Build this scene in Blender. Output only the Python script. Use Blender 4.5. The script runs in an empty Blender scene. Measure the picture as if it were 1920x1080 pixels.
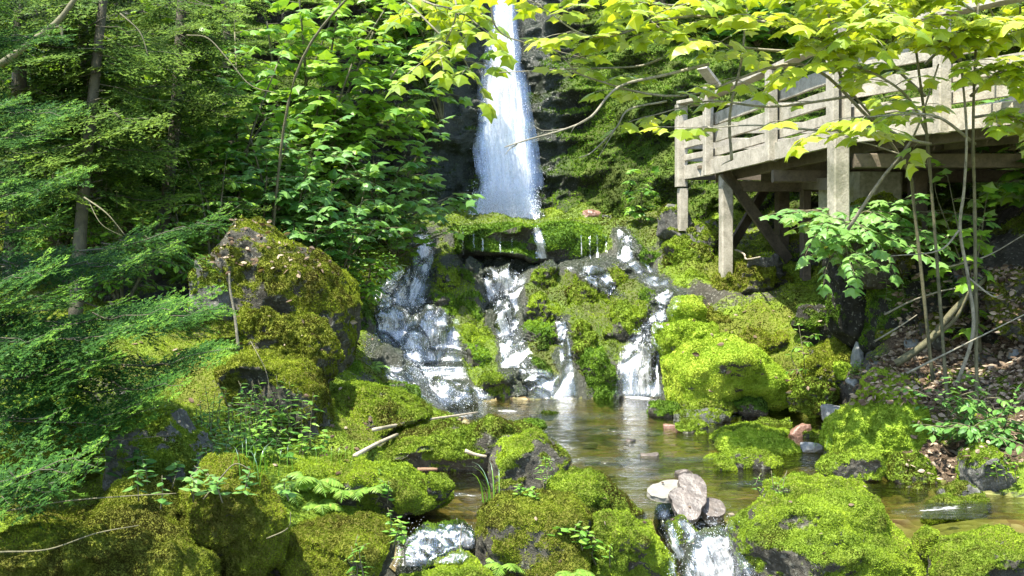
SUN_AZ, SKY, SUNE, EXPO = -138, .12, 3.5, 2.15
import bpy, math, random
import numpy as np
from mathutils import Vector
random.seed(7); rng = np.random.default_rng(7)
SC = bpy.context.scene; COL = SC.collection
F = 1850.0; CZ = 1.5; HY = 480.0          # focal length in photo pixels, eye height, horizon row
def P(px, py, Y): return np.array([(px-960)/F*Y, Y, CZ+(HY-py)/F*Y])
def PZ(px, py, z=0.0):
    Y = (CZ-z)*F/(py-HY); return P(px, py, Y)
# ------------------------------------------------------------------ noise
def _h(i, j, k, s):
    n = (i*374761393 + j*668265263 + k*2147483647 + s*1274126177) & 0xffffffff
    n = ((n ^ (n >> 13))*1274126177) & 0xffffffff
    n = ((n ^ (n >> 16))*2246822519) & 0xffffffff
    return ((n ^ (n >> 15)) & 0xffffff)/float(0xffffff)
def vnoise(p, s=0):
    p = np.asarray(p, float); f = np.floor(p).astype(np.int64); t = p-f; t = t*t*t*(t*(t*6-15)+10)
    i, j, k = f[:, 0], f[:, 1], f[:, 2]; r = 0
    for a in (0, 1):
        wa = t[:, 0] if a else 1-t[:, 0]
        for b in (0, 1):
            wb = t[:, 1] if b else 1-t[:, 1]
            for c in (0, 1):
                wc = t[:, 2] if c else 1-t[:, 2]
                r = r + wa*wb*wc*_h(i+a, j+b, k+c, s)
    return r*2-1
def fbm(p, o=4, s=0, g=.5):
    p = np.asarray(p, float)+37.3; r = 0; a = 1; n = 0
    for i in range(o):
        r = r+a*vnoise(p, s+i*17); n += a; a *= g; p = p*2.03+11.7
    return r/n
def ridged(p, o=4, s=0):
    p = np.asarray(p, float)+71.9; r = 0; a = 1; n = 0
    for i in range(o):
        r = r+a*(1-np.abs(vnoise(p, s+i*17))*2); n += a; a *= .5; p = p*2.03+5.1
    return r/n
def sstep(a, b, x):
    t = np.clip((x-a)/(b-a), 0, 1); return t*t*(3-2*t)
# ------------------------------------------------------------------ meshes
def mk_mesh(name, V, T, mat, attrs=None, uv=None, smooth=True, quads=False):
    V = np.ascontiguousarray(V, dtype=np.float32); T = np.ascontiguousarray(T, dtype=np.int32)
    k = T.shape[1]; me = bpy.data.meshes.new(name)
    me.vertices.add(len(V)); me.vertices.foreach_set('co', V.ravel())
    me.loops.add(T.size); me.loops.foreach_set('vertex_index', T.ravel())
    me.polygons.add(len(T)); me.polygons.foreach_set('loop_start', np.arange(0, T.size, k, dtype=np.int32))
    me.polygons.foreach_set('use_smooth', np.full(len(T), smooth, dtype=bool))
    for a, v in (attrs or {}).items():
        at = me.attributes.new(a, 'FLOAT', 'POINT'); at.data.foreach_set('value', np.asarray(v, dtype=np.float32))
    if uv is not None:
        l = me.uv_layers.new(name='UVMap'); l.data.foreach_set('uv', np.ascontiguousarray(uv[T.ravel()], dtype=np.float32).ravel())
    me.materials.append(mat); me.update(calc_edges=True); me.validate()
    return me
def link(name, me, parent=None, loc=(0, 0, 0)):
    o = bpy.data.objects.new(name, me); COL.objects.link(o); o.location = loc
    if parent: o.parent = parent
    return o
def tag(o, label=None, cat=None, group=None, kind=None):
    if label: o['label'] = label
    if cat: o['category'] = cat
    if group: o['group'] = group
    if kind: o['kind'] = kind
    return o
def empty(name, loc, label, cat, group=None):
    o = bpy.data.objects.new(name, None); COL.objects.link(o); o.location = loc; o.empty_display_size = .1
    return tag(o, label, cat, group)
def normals(V, T):
    n = np.zeros_like(V); a = np.cross(V[T[:, 1]]-V[T[:, 0]], V[T[:, 2]]-V[T[:, 0]])
    for c in range(3): np.add.at(n, T[:, c], a)
    return n/np.maximum(np.linalg.norm(n, axis=1, keepdims=True), 1e-9)
def grid_tris(n, m):
    i = np.arange(n-1)[:, None]*m+np.arange(m-1)[None]; i = i.ravel()
    return np.concatenate([np.stack([i, i+1, i+m+1], 1), np.stack([i, i+m+1, i+m], 1)])
_ico = {}
def ico(level):
    if level in _ico: return _ico[level]
    import bmesh
    bm = bmesh.new(); bmesh.ops.create_icosphere(bm, subdivisions=level, radius=1)
    V = np.array([v.co[:] for v in bm.verts]); T = np.array([[v.index for v in f.verts] for f in bm.faces]); bm.free()
    _ico[level] = (V/np.linalg.norm(V, axis=1, keepdims=True), T); return _ico[level]
class Rbf:
    def __init__(s, X, y, sm=0.02):
        s.X = np.array(X, float); d = np.linalg.norm(s.X[:, None]-s.X[None], axis=2)
        n, k = s.X.shape; A = np.zeros((n+k+1, n+k+1)); A[:n, :n] = d-sm*np.eye(n)
        A[:n, n] = 1; A[n, :n] = 1; A[:n, n+1:] = s.X; A[n+1:, :n] = s.X.T
        s.w = np.linalg.solve(A, np.concatenate([y, np.zeros(k+1)]))
    def __call__(s, Q):
        out = np.empty(len(Q)); n = len(s.X)
        for a in range(0, len(Q), 20000):
            q = Q[a:a+20000]; d = np.linalg.norm(q[:, None]-s.X[None], axis=2)
            out[a:a+20000] = d@s.w[:n]+s.w[n]+q@s.w[n+1:]
        return out
# ------------------------------------------------------------------ materials
class NT:
    def __init__(s, name):
        s.m = bpy.data.materials.new(name); s.m.use_nodes = True; s.t = s.m.node_tree; s.t.nodes.clear()
        s.out = s.n('ShaderNodeOutputMaterial')
    def n(s, typ, **kw):
        x = s.t.nodes.new(typ)
        for k, v in kw.items():
            if k in x.inputs.keys(): pass
            setattr(x, k, v)
        return x
    def put(s, inp, v):
        if v is None: return
        if isinstance(v, (int, float)): inp.default_value = v
        elif isinstance(v, tuple): inp.default_value = v if len(v) == len(inp.default_value) else v+(1,)
        else: s.t.links.new(v, inp)
    def noise(s, vec, scale, detail=4, rough=.55, dist=0):
        x = s.n('ShaderNodeTexNoise'); s.put(x.inputs['Vector'], vec); s.put(x.inputs['Scale'], scale)
        x.inputs['Detail'].default_value = detail; x.inputs['Roughness'].default_value = rough; x.inputs['Distortion'].default_value = dist
        return x.outputs[0]
    def math(s, op, a, b=None, c=None, clamp=False):
        x = s.n('ShaderNodeMath', operation=op); x.use_clamp = clamp
        for i, v in enumerate((a, b, c)): s.put(x.inputs[i], v)
        return x.outputs[0]
    def ramp(s, fac, stops):
        x = s.n('ShaderNodeValToRGB'); s.put(x.inputs[0], fac); e = x.color_ramp.elements
        while len(e) < len(stops): e.new(.5)
        for q, (p, c) in zip(e, stops): q.position = p; q.color = tuple(c)+(1,)
        return x.outputs[0]
    def mix(s, f, a, b, mode='MIX'):
        x = s.n('ShaderNodeMix', data_type='RGBA', blend_type=mode); s.put(x.inputs[0], f); s.put(x.inputs[6], a); s.put(x.inputs[7], b); return x.outputs[2]
    def mapr(s, v, a, b, c=0., d=1.):
        x = s.n('ShaderNodeMapRange'); x.interpolation_type = 'SMOOTHSTEP'
        for i, q in enumerate((v, a, b, c, d)): s.put(x.inputs[i], q)
        return x.outputs[0]
    def attr(s, name): return s.n('ShaderNodeAttribute', attribute_name=name).outputs['Fac']
    def pos(s): return s.n('ShaderNodeNewGeometry').outputs['Position']
    def bump(s, h, st=.5, d=.01):
        x = s.n('ShaderNodeBump'); x.inputs['Strength'].default_value = st; x.inputs['Distance'].default_value = d; s.put(x.inputs['Height'], h); return x.outputs[0]
    def mixs(s, f, a, b):
        x = s.n('ShaderNodeMixShader'); s.put(x.inputs[0], f); s.put(x.inputs[1], a); s.put(x.inputs[2], b); return x.outputs[0]
    def bsdf(s, typ, color, **kw):
        x = s.n(typ); s.put(x.inputs[0], color)
        for k, v in kw.items(): s.put(x.inputs[k], v)
        return x.outputs[0]
    def done(s, sh): s.put(s.out.inputs[0], sh); return s.m
def rock_mat(name, dark=(.025, .024, .017), lite=(.15, .14, .11), moss_a=(.035, .05, .008), moss_b=(.13, .2, .02), moss_c=(.27, .37, .035), brown=(.1, .075, .022)):
    t = NT(name); p = t.pos(); moss = t.attr('moss'); wet = t.attr('wet'); lit = t.attr('litter')
    n1 = t.noise(p, 3.2, 5, .6); n2 = t.noise(p, 22, 5, .7); n3 = t.noise(p, 90, 4, .7); n4 = t.noise(p, 1.3, 3)
    rock = t.ramp(t.math('ADD', t.math('MULTIPLY', n1, .5), t.math('MULTIPLY', n2, .5)), [(.3, dark), (.52, tuple((a+b)/2.4 for a, b in zip(dark, lite))), (.68, lite)])
    lich = t.mapr(t.noise(p, 34, 3, .5), .6, .68); rock = t.mix(t.math('MULTIPLY', lich, .5), rock, (.3, .3, .24))
    k = t.math('ADD', t.math('MULTIPLY', n2, .5), t.math('ADD', t.math('MULTIPLY', n3, .35), t.math('MULTIPLY', n1, .25)))
    mc = t.ramp(k, [(.36, moss_a), (.53, moss_b), (.72, moss_c)])
    mc = t.mix(t.mapr(n4, .42, .62, 0., .55), mc, brown)
    mk = t.mapr(t.math('ADD', moss, t.math('MULTIPLY', t.math('SUBTRACT', n2, .5), 1.1)), .22, .52)
    litc = t.ramp(n3, [(.3, (.025, .017, .011)), (.5, (.08, .055, .035)), (.7, (.22, .16, .11))])
    c = t.mix(mk, rock, mc); c = t.mix(t.mapr(t.math('ADD', lit, t.math('MULTIPLY', t.math('SUBTRACT', n1, .5), .8)), .35, .65), c, litc)
    c = t.mix(t.math('MULTIPLY', wet, .72), c, (.01, .022, .007))
    h = t.math('ADD', t.math('MULTIPLY', n2, 1.), t.math('MULTIPLY', n3, .6))
    r = t.mapr(wet, 0., 1., .85, .22)
    b = t.n('ShaderNodeBsdfPrincipled'); t.put(b.inputs['Base Color'], c); t.put(b.inputs['Roughness'], r); t.put(b.inputs['Normal'], t.bump(h, .9, .03))
    t.put(b.inputs['Specular IOR Level'], t.mapr(wet, 0., 1., .15, .6))
    return t.done(b.outputs[0])
M = {}
M['rock'] = rock_mat('mossy_rock')
M['bright'] = rock_mat('sunlit_moss_rock', moss_a=(.09, .14, .012), moss_b=(.22, .33, .03), moss_c=(.38, .46, .06), brown=(.26, .3, .03))  # moss in the sun, its brightness put into the colour
M['olive'] = rock_mat('olive_moss_rock', moss_a=(.04, .045, .008), moss_b=(.13, .15, .018), moss_c=(.25, .28, .03), brown=(.09, .07, .02))
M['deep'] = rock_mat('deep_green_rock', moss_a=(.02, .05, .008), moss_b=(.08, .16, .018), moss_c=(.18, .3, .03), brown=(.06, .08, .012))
M['bare'] = rock_mat('bare_grey_rock', dark=(.04, .04, .034), lite=(.24, .235, .21))
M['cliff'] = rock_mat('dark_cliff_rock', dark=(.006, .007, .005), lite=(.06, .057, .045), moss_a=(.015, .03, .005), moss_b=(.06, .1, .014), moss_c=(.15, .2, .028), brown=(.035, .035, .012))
def stone_mat(name, a, b, rough=.5):
    t = NT(name); p = t.pos(); n = t.noise(p, 18, 6, .65)
    c = t.ramp(n, [(.3, a), (.7, b)]); s = t.n('ShaderNodeBsdfPrincipled'); t.put(s.inputs['Base Color'], c); s.inputs['Roughness'].default_value = rough
    t.put(s.inputs['Normal'], t.bump(n, .6, .02)); return t.done(s.outputs[0])
M['pale'] = stone_mat('pale_pink_stone', (.15, .14, .115), (.27, .255, .21))
M['pink'] = stone_mat('wet_brown_stone', (.045, .038, .032), (.14, .115, .095), .35)
M['red'] = stone_mat('red_stone', (.1, .05, .032), (.24, .14, .1), .4)
M['slate'] = stone_mat('grey_slate', (.1, .105, .1), (.24, .25, .24), .6)
M['concrete'] = stone_mat('stained_concrete', (.16, .16, .1), (.36, .35, .26), .9)
def leaf_mat(name, a, b, c, trans=.45, gl=.08):
    t = NT(name); k = t.attr('tint'); p = t.pos(); n = t.noise(p, 30, 2)
    k = t.math('ADD', k, t.math('MULTIPLY', t.math('SUBTRACT', n, .5), .3))
    col = t.ramp(k, [(0.05, a), (.5, b), (.95, c)])
    d = t.bsdf('ShaderNodeBsdfDiffuse', col); tc = t.mix(.35, col, (.5, .7, .03), 'MIX') if False else t.mix(1., col, (1.35, 1.25, .5), 'MULTIPLY')
    tr = t.bsdf('ShaderNodeBsdfTranslucent', tc); s = t.mixs(trans, d, tr)
    g = t.bsdf('ShaderNodeBsdfGlossy', (.9, .95, 1.), Roughness=.42)
    fr = t.n('ShaderNodeFresnel').outputs[0]
    return t.done(t.mixs(t.math('MULTIPLY', fr, gl*5), s, g))
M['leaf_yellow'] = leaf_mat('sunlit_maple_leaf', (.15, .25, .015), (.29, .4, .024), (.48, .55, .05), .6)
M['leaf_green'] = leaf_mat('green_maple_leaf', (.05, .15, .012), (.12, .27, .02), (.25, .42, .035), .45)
M['leaf_blue'] = leaf_mat('cool_green_leaf', (.04, .12, .02), (.09, .23, .035), (.2, .37, .08), .45, .09)
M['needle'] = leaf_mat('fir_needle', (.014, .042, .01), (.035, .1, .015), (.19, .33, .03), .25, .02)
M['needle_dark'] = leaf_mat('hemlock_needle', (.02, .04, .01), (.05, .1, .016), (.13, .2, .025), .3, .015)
M['herb'] = leaf_mat('fresh_herb_leaf', (.06, .18, .015), (.12, .28, .025), (.24, .4, .05), .45)
M['fern'] = leaf_mat('pale_fern_leaf', (.09, .2, .02), (.17, .32, .035), (.3, .42, .07), .45)
M['moss'] = leaf_mat('moss_tuft', (.055, .05, .013), (.125, .195, .02), (.28, .38, .035), .3, .0)
M['moss_bright'] = leaf_mat('sunlit_moss_tuft', (.13, .2, .02), (.25, .37, .035), (.4, .48, .07), .3, .0)  # tufts for sunlit moss, sunlight carried by the lighter colour
M['moss_olive'] = leaf_mat('olive_moss_tuft', (.05, .048, .012), (.12, .155, .018), (.24, .3, .03), .3, .0)
M['moss_deep'] = leaf_mat('deep_moss_tuft', (.03, .045, .01), (.08, .16, .018), (.2, .32, .03), .3, .0)
M['litter'] = leaf_mat('dead_leaf', (.06, .04, .026), (.19, .135, .09), (.4, .32, .23), .2, .02)
def wood_mat(name, a, b, sc=8):
    t = NT(name); p = t.n('ShaderNodeTexCoord').outputs['Object']; n = t.noise(t.pos(), sc, 5, .65, .6); n2 = t.noise(t.pos(), sc*9, 3)
    c = t.ramp(t.math('ADD', t.math('MULTIPLY', n, .65), t.math('MULTIPLY', n2, .35)), [(.32, a), (.62, b)])
    st = t.mapr(t.noise(t.pos(), 1.7, 5, .7), .5, .68, 0., .55); c = t.mix(st, c, tuple(v*.45 for v in (a[0], a[1]*1.25, a[2]*.8)))
    s = t.n('ShaderNodeBsdfPrincipled'); t.put(s.inputs['Base Color'], c); s.inputs['Roughness'].default_value = .8
    t.put(s.inputs['Normal'], t.bump(n2, .6, .006)); return t.done(s.outputs[0])
M['plank'] = wood_mat('weathered_plank', (.17, .155, .115), (.44, .4, .32), 7)
M['beam'] = wood_mat('dark_shade_beam', (.05, .04, .026), (.15, .12, .08), 5)  # darkened wood tone stands for the shade under the platform
M['bark'] = wood_mat('mossy_bark', (.04, .045, .02), (.17, .15, .08), 14)
M['bark_dark'] = wood_mat('dark_bark', (.025, .022, .014), (.09, .08, .045), 14)
M['bark_pale'] = wood_mat('pale_twig_bark', (.07, .065, .04), (.3, .27, .2), 20)
M['bark_red'] = wood_mat('reddish_twig_bark', (.16, .08, .045), (.32, .19, .11), 20)
M['drift'] = wood_mat('bleached_driftwood', (.2, .16, .1), (.46, .4, .3), 16)
def white_mat(name, su, sv, th, k, body=(.82, .82, .8), dist=.6):
    t = NT(name); uv = t.n('ShaderNodeUVMap').outputs[0]; mp = t.n('ShaderNodeMapping'); t.put(mp.inputs['Vector'], uv); mp.inputs['Scale'].default_value = (su, sv, 1)
    n = t.noise(mp.outputs[0], 1., 6, .62, dist)
    mp2 = t.n('ShaderNodeMapping'); t.put(mp2.inputs['Vector'], uv); mp2.inputs['Scale'].default_value = (su*.2, sv*.55, 1); n2 = t.noise(mp2.outputs[0], 1., 3, .5, .4)
    mp3 = t.n('ShaderNodeMapping'); t.put(mp3.inputs['Vector'], uv); mp3.inputs['Scale'].default_value = (su*2.4, sv*2., 1); n3 = t.noise(mp3.outputs[0], 1., 4, .6, .5)
    dn = t.attr('foamd')
    v = t.math('ADD', t.math('MULTIPLY', n, .5), t.math('ADD', t.math('MULTIPLY', n2, .3), t.math('MULTIPLY', n3, .2)))
    a = t.math('ADD', v, t.math('MULTIPLY', t.math('SUBTRACT', dn, 1.), .42))
    al = t.mapr(a, th-k, th+k)
    d = t.bsdf('ShaderNodeBsdfDiffuse', body); tr = t.bsdf('ShaderNodeBsdfTranslucent', body); g = t.bsdf('ShaderNodeBsdfGlossy', (1., 1., 1.), Roughness=.25)
    nb = t.bump(v, .8, .05); s = t.mixs(.3, d, tr); s = t.mixs(.12, s, g)
    for x in t.t.nodes:
        if x.bl_idname in ('ShaderNodeBsdfDiffuse', 'ShaderNodeBsdfGlossy'): t.put(x.inputs['Normal'], nb)
    clear = t.bsdf('ShaderNodeBsdfTransparent', (1., 1., 1.)); g2 = t.bsdf('ShaderNodeBsdfGlossy', (.9, .95, 1.), Roughness=.12, Normal=nb)
    clr = t.mixs(t.math('MULTIPLY', t.mapr(dn, .05, .6), .16), clear, g2)
    return t.done(t.mixs(al, clr, s))
M['fall'] = white_mat('falling_white_water', 26, 1.5, .5, .13, dist=.35)
M['cascade'] = white_mat('tumbling_white_water', 30, 3.2, .545, .12, dist=.8)
M['riffle'] = white_mat('riffle_foam', 9, 26, .62, .05, dist=1.)
t = NT('clear_stream_water'); p = t.pos(); mp = t.n('ShaderNodeMapping'); t.put(mp.inputs['Vector'], p); mp.inputs['Scale'].default_value = (5, 14, 1)
w = t.math('ADD', t.noise(mp.outputs[0], 1., 4, .6, .6), t.math('MULTIPLY', t.noise(p, 2.2, 2), .5)); nb = t.bump(w, .35, .05)
fr = t.n('ShaderNodeFresnel'); fr.inputs[0].default_value = 1.33; t.put(fr.inputs['Normal'], nb)
g = t.bsdf('ShaderNodeBsdfGlossy', (1., 1., 1.), Roughness=.05, Normal=nb); tp = t.bsdf('ShaderNodeBsdfTransparent', (.58, .56, .38))
M['water'] = t.done(t.mixs(t.math('MINIMUM', t.math('MULTIPLY', fr.outputs[0], 1.6), 1.), tp, g))
t = NT('brown_stream_bed'); p = t.pos(); v = t.n('ShaderNodeTexVoronoi'); t.put(v.inputs['Vector'], p); v.inputs['Scale'].default_value = 13
v.inputs['Randomness'].default_value = 1
c = t.ramp(t.math('MULTIPLY', t.noise(v.outputs['Color'], 3., 1), 1.), [(.3, (.07, .045, .02)), (.45, (.17, .125, .05)), (.55, (.13, .13, .05)), (.7, (.36, .28, .14))])
c = t.mix(t.mapr(t.noise(p, 1.6, 3), .4, .62), c, (.13, .15, .03))
s = t.n('ShaderNodeBsdfPrincipled'); t.put(s.inputs['Base Color'], c); s.inputs['Roughness'].default_value = .6
t.put(s.inputs['Normal'], t.bump(v.outputs['Distance'], .8, .04)); M['bed'] = t.done(s.outputs[0])
# ------------------------------------------------------------------ moss tufts
def tufts(V, T, N, mossv, mat, dens=1., scale=1., tone=.5, view=True, loc=None, maxn=400000):
    """short moss blades scattered over a surface, pointing along its normals"""
    a = V[T[:, 0]]; e1 = V[T[:, 1]]-a; e2 = V[T[:, 2]]-a; ar = np.linalg.norm(np.cross(e1, e2), axis=1)*.5
    c = a+(e1+e2)/3; nf = np.cross(e1, e2); nf /= np.maximum(np.linalg.norm(nf, axis=1, keepdims=True), 1e-12)
    Y = np.maximum(c[:, 1], 1.5); pxs = Y/987.
    tov = np.array([0, 0, CZ])-c; tov /= np.linalg.norm(tov, axis=1, keepdims=True); fac = (nf*tov).sum(1)
    w = ar/pxs**2*dens*sstep(.15, .48, mossv[T].mean(1))*np.where(fac > -.35, 1, 0)*(.35+.65*np.clip(fac+.3, 0, 1))
    inside = (np.abs(c[:, 0]) < .56*Y+.6) & (c[:, 2] > CZ-.36*Y-.5) & (c[:, 2] < CZ+.3*Y+.5); w = w*inside
    n = int(min(w.sum(), maxn))
    if n < 10: return None
    idx = rng.choice(len(T), n, p=w/w.sum()); r1 = np.sqrt(rng.random(n)); r2 = rng.random(n)
    p = a[idx]+e1[idx]*(r1*(1-r2))[:, None]+e2[idx]*(r1*r2)[:, None]
    Y = np.maximum(p[:, 1], 1.5); L = Y*.0014*scale*rng.uniform(.4, 1.7, n); W = Y*.0009*scale*rng.uniform(.6, 1.5, n)
    d = nf[idx]+rng.normal(0, .6, (n, 3))+np.array([0, 0, .25]); d /= np.linalg.norm(d, axis=1, keepdims=True)
    s = np.cross(d, rng.normal(0, 1, (n, 3))); s /= np.linalg.norm(s, axis=1, keepdims=True)
    v0 = p-s*W[:, None]-d*(L*.3)[:, None]; v1 = p+s*W[:, None]-d*(L*.3)[:, None]; v2 = p+d*L[:, None]
    VV = np.stack([v0, v1, v2], 1).reshape(-1, 3); TT = np.arange(3*n).reshape(-1, 3)
    k = tone+.75*fbm(p*2.6, 4, 5)+.45*fbm(p*14, 2, 9)+rng.normal(0, .08, n); k = np.clip(k, 0, 1)
    kk = np.stack([k-.07, k-.07, k+.07], 1).ravel()
    if loc is not None: VV = VV-loc
    return mk_mesh('moss', VV, TT, mat, {'tint': kk}, smooth=False)
MT = {'rock': 'moss', 'bright': 'moss_bright', 'olive': 'moss_olive', 'deep': 'moss_deep', 'bare': 'moss', 'cliff': 'moss_deep'}
WET_SHADE = [[(430, 775, 815), (500, 765, 815), (560, 700, 805), (640, 676, 870), (715, 690, 885), (765, 760, 960), (785, 840, 950)], [(486, 895, 1000), (560, 900, 985), (640, 925, 990), (700, 935, 1010), (745, 960, 1090)],
        [(425, 992, 1014), (490, 998, 1034)], [(425, 1150, 1185), (495, 1150, 1215), (545, 1220, 1290), (600, 1215, 1262), (660, 1158, 1248), (745, 1150, 1252)], [(495, 1050, 1135), (555, 1138, 1175)], [(590, 1036, 1066), (745, 1046, 1090)], [(478, 820, 1165), (500, 830, 1160)]]  # last strip darkens the ledge underside for shade as well as wetness
def wet_shade_mask(V, m=9.):
    Y = np.maximum(V[:, 1], .5); px = 960+F*V[:, 0]/Y; py = HY-F*(V[:, 2]-CZ)/Y; px = px+fbm(V*4., 3, 61)*16; k = np.zeros(len(V))
    for r in WET_SHADE:
        r = np.array(r, float); L = np.interp(py, r[:, 0], r[:, 1]); R = np.interp(py, r[:, 0], r[:, 2]); vi = sstep(r[0, 0]-8, r[0, 0]+4, py)*sstep(r[-1, 0]+10, r[-1, 0]-2, py)
        k = np.maximum(k, sstep(-m, m, px-L)*sstep(-m, m, R-px)*vi)
    return k*sstep(9., 9.6, Y)*sstep(15., 14.4, Y)
# ------------------------------------------------------------------ ground
g = []
for q in [(1000, 765), (1150, 762), (1280, 775), (1000, 800), (1100, 830), (1250, 830), (1430, 790), (1500, 772), (1150, 880), (1300, 885), (1400, 905), (1480, 905), (850, 885), (880, 915), (770, 890), (1240, 935), (1330, 940), (1600, 925), (1740, 962), (1890, 975), (1960, 965), (1690, 950), (860, 950), (1200, 800), (1350, 840), (1050, 860), (1520, 860)]:
    p = PZ(*q); g.append((p[0], p[1], -.16))
for q in [(1.05, 5.5, -.6), (1., 4.5, -.75), (-.6, 5.25, -.45), (0, 4.5, -.6), (2, 4, -.5), (-.55, 4.5, -.65), (1.6, 3.2, -.8), (0, 3, -.8), (3, 5, -.1), (3.6, 5.6, .15),
          (-4.5, 5, 1.), (-6, 8, 2), (-8, 12, 3.2), (5, 6, 1.4), (6, 9, 2.6), (8, 12, 4), (0, 1.5, -.6), (-2, 2, -.3), (2, 1.5, -.4), (-4, 2, .5), (4, 2, .5), (-9, 2, 1.5), (9, 2, 1.5), (9, 7, 3), (-9, 7, 2.5), (0, -3, -.3), (-8, -3, .8), (8, -3, .8),
          (-3, 3.6, .1), (-1.2, 4.1, -.1), (3.5, 4, -.1)]:
    g.append(q)
for q in [(640, 850, 6.9), (560, 860, 6.4), (450, 870, 5.9), (300, 830, 6), (100, 840, 5.5), (450, 720, 7.3), (300, 620, 8.4), (100, 620, 8), (500, 650, 8.2), (650, 660, 9.2), (640, 580, 10.2), (720, 490, 12),
          (600, 450, 12), (400, 450, 11), (200, 460, 11), (0, 460, 10.5), (780, 425, 13.2), (850, 408, 14.2), (950, 414, 14.4), (1010, 414, 14.4), (1100, 402, 14.2), (1200, 400, 13.6), (1230, 420, 13), (1300, 490, 12),
          (1400, 500, 11.8), (1500, 510, 11.5), (1250, 530, 11.8), (1300, 590, 11), (1400, 630, 10.4), (1500, 650, 9.9), (1550, 755, 8.6), (1600, 710, 8.7), (1700, 695, 8.3), (1800, 655, 8.3), (1900, 605, 8.3),
          (1900, 455, 9), (1750, 545, 9), (1650, 580, 10), (1900, 810, 7), (1900, 895, 6.3), (1800, 800, 7.2), (790, 480, 12.8), (780, 570, 12), (720, 600, 11.3), (790, 630, 11.3), (740, 708, 10.6), (850, 750, 10.2),
          (900, 780, 9.6), (960, 610, 11.7), (960, 690, 11), (1000, 748, 10.6), (960, 500, 12.7), (1100, 500, 12.6), (1060, 660, 11), (1150, 610, 11.2), (1200, 570, 11.5), (1130, 715, 10.6), (1200, 748, 10.5),
          (1240, 630, 10.9), (1350, 742, 9.9), (950, 420, 13.5), (1100, 425, 13.4), (880, 425, 13.4), (700, 880, 5.9), (600, 950, 5.3), (750, 780, 8.2), (700, 850, 6.9), (1850, 720, 7.7), (1760, 740, 7.8), (1650, 800, 7.6)]:
    g.append(tuple(P(*q)))
g = np.array(g); GR = Rbf(g[:, :2], g[:, 2])
def cells(p, s):
    """rounded-stone relief: distance to the nearest of scattered points"""
    f = np.floor(p).astype(np.int64); best = np.full(len(p), 9.)
    for a in (-1, 0, 1):
        for b in (-1, 0, 1):
            i, j = f[:, 0]+a, f[:, 1]+b; best = np.minimum(best, np.hypot(i+.15+.7*_h(i, j, 0*i, s)-p[:, 0], j+.15+.7*_h(i, j, 0*i+7, s)-p[:, 1]))
    return best
def ground_z(x, y):
    q = np.stack([x, y], 1); z = GR(q); p3 = np.stack([x, y, 0*x], 1)
    wetbed = sstep(-.02, -.12, z)
    z = z+(fbm(p3*1.3, 4, 3)*.16+ridged(p3*2.6, 4, 8)*.05)*(1-.8*wetbed)*sstep(-.16, .3, z)+fbm(p3*9, 3, 4)*.025
    px = 960+F*x/np.maximum(y, .5); cz = sstep(650, 710, px)*sstep(1500, 1300, px)*sstep(9.4, 10.1, y)*sstep(13.6, 13, y)
    wx = np.stack([x*2.4+fbm(p3*1.7, 2, 91)*.5, y*1.9+fbm(p3*1.7, 2, 92)*.5], 1); wy = wx*2.3+4
    z = z+cz*((.55-cells(wx, 5)**1.6)*.3+(.5-cells(wy, 6)**1.5)*.1-.06)
    bk = sstep(1500, 1700, px)*sstep(5.8, 7, y)*sstep(10.5, 9, y); z = z+bk*(fbm(p3*2.4, 4, 77)*.22+ridged(p3*3.4, 3, 78)*.06)
    return carve(x, y, z)
POOLS = [[(965, 752), (1150, 744), (1245, 746), (1475, 762), (1600, 790), (1560, 835), (1540, 880), (1600, 925), (1400, 945), (1340, 960), (1225, 955), (1160, 900), (1075, 870), (1000, 800)], [(690, 888), (760, 872), (905, 868), (930, 905), (915, 960), (850, 985), (745, 990), (800, 950), (855, 930), (770, 905)], [(1560, 930), (1690, 938), (1960, 938), (1980, 1000), (1800, 990), (1690, 985)], [(820, 770), (900, 755), (1000, 750), (1020, 800), (900, 785)]]
def carve(x, y, z):
    best = np.full(len(x), 9.)
    for pl in POOLS:
        w = np.array([PZ(*q)[:2] for q in pl]); n = len(w); d = np.full(len(x), 9.); ins = np.zeros(len(x), bool)
        for i in range(n):
            a, b = w[i], w[(i+1) % n]; e = b-a; t = np.clip(((x-a[0])*e[0]+(y-a[1])*e[1])/(e@e), 0, 1); d = np.minimum(d, np.hypot(x-a[0]-t*e[0], y-a[1]-t*e[1]))
            c = ((a[1] > y) != (b[1] > y)) & (x < (b[0]-a[0])*(y-a[1])/(b[1]-a[1]+1e-12)+a[0]); ins ^= c
        best = np.minimum(best, np.where(ins, -d, d))
    k = sstep(.12, -.12, best); return z*(1-k)+np.minimum(z, -.13-.03*np.sin(x*7)*np.sin(y*5))*k
xs = np.linspace(-1, 1, 460); xs = np.sign(xs)*(np.abs(xs)**1.5)*12+.3; ys = np.concatenate([np.linspace(-4, 3, 25, endpoint=False), np.linspace(3, 16.5, 520)])
XX, YY = np.meshgrid(xs, ys); x = XX.ravel(); y = YY.ravel(); z = ground_z(x, y); V = np.stack([x, y, z], 1); T = grid_tris(len(ys), len(xs)); N = normals(V, T)
px = 960+F*x/np.maximum(y, .5)
z1 = V[:, 2]; bank = sstep(1500, 1700, px)*sstep(5.8, 7, y)*sstep(10.5, 9, y); lit = bank*sstep(1.5, 1.05, z1)*np.clip(.75+fbm(V*1.3, 3, 64)*1.6, 0, 1)*sstep(1590, 1680, px)+sstep(500, 200, px)*sstep(7, 9, y)*.45*(x < 0)
casc = sstep(640, 720, px)*sstep(1290, 1200, px)*sstep(9, 10.2, y)*sstep(14.6, 14, y)
wet = np.clip(casc*.9+sstep(.06, -.04, z)*.9, 0, 1)
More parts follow.
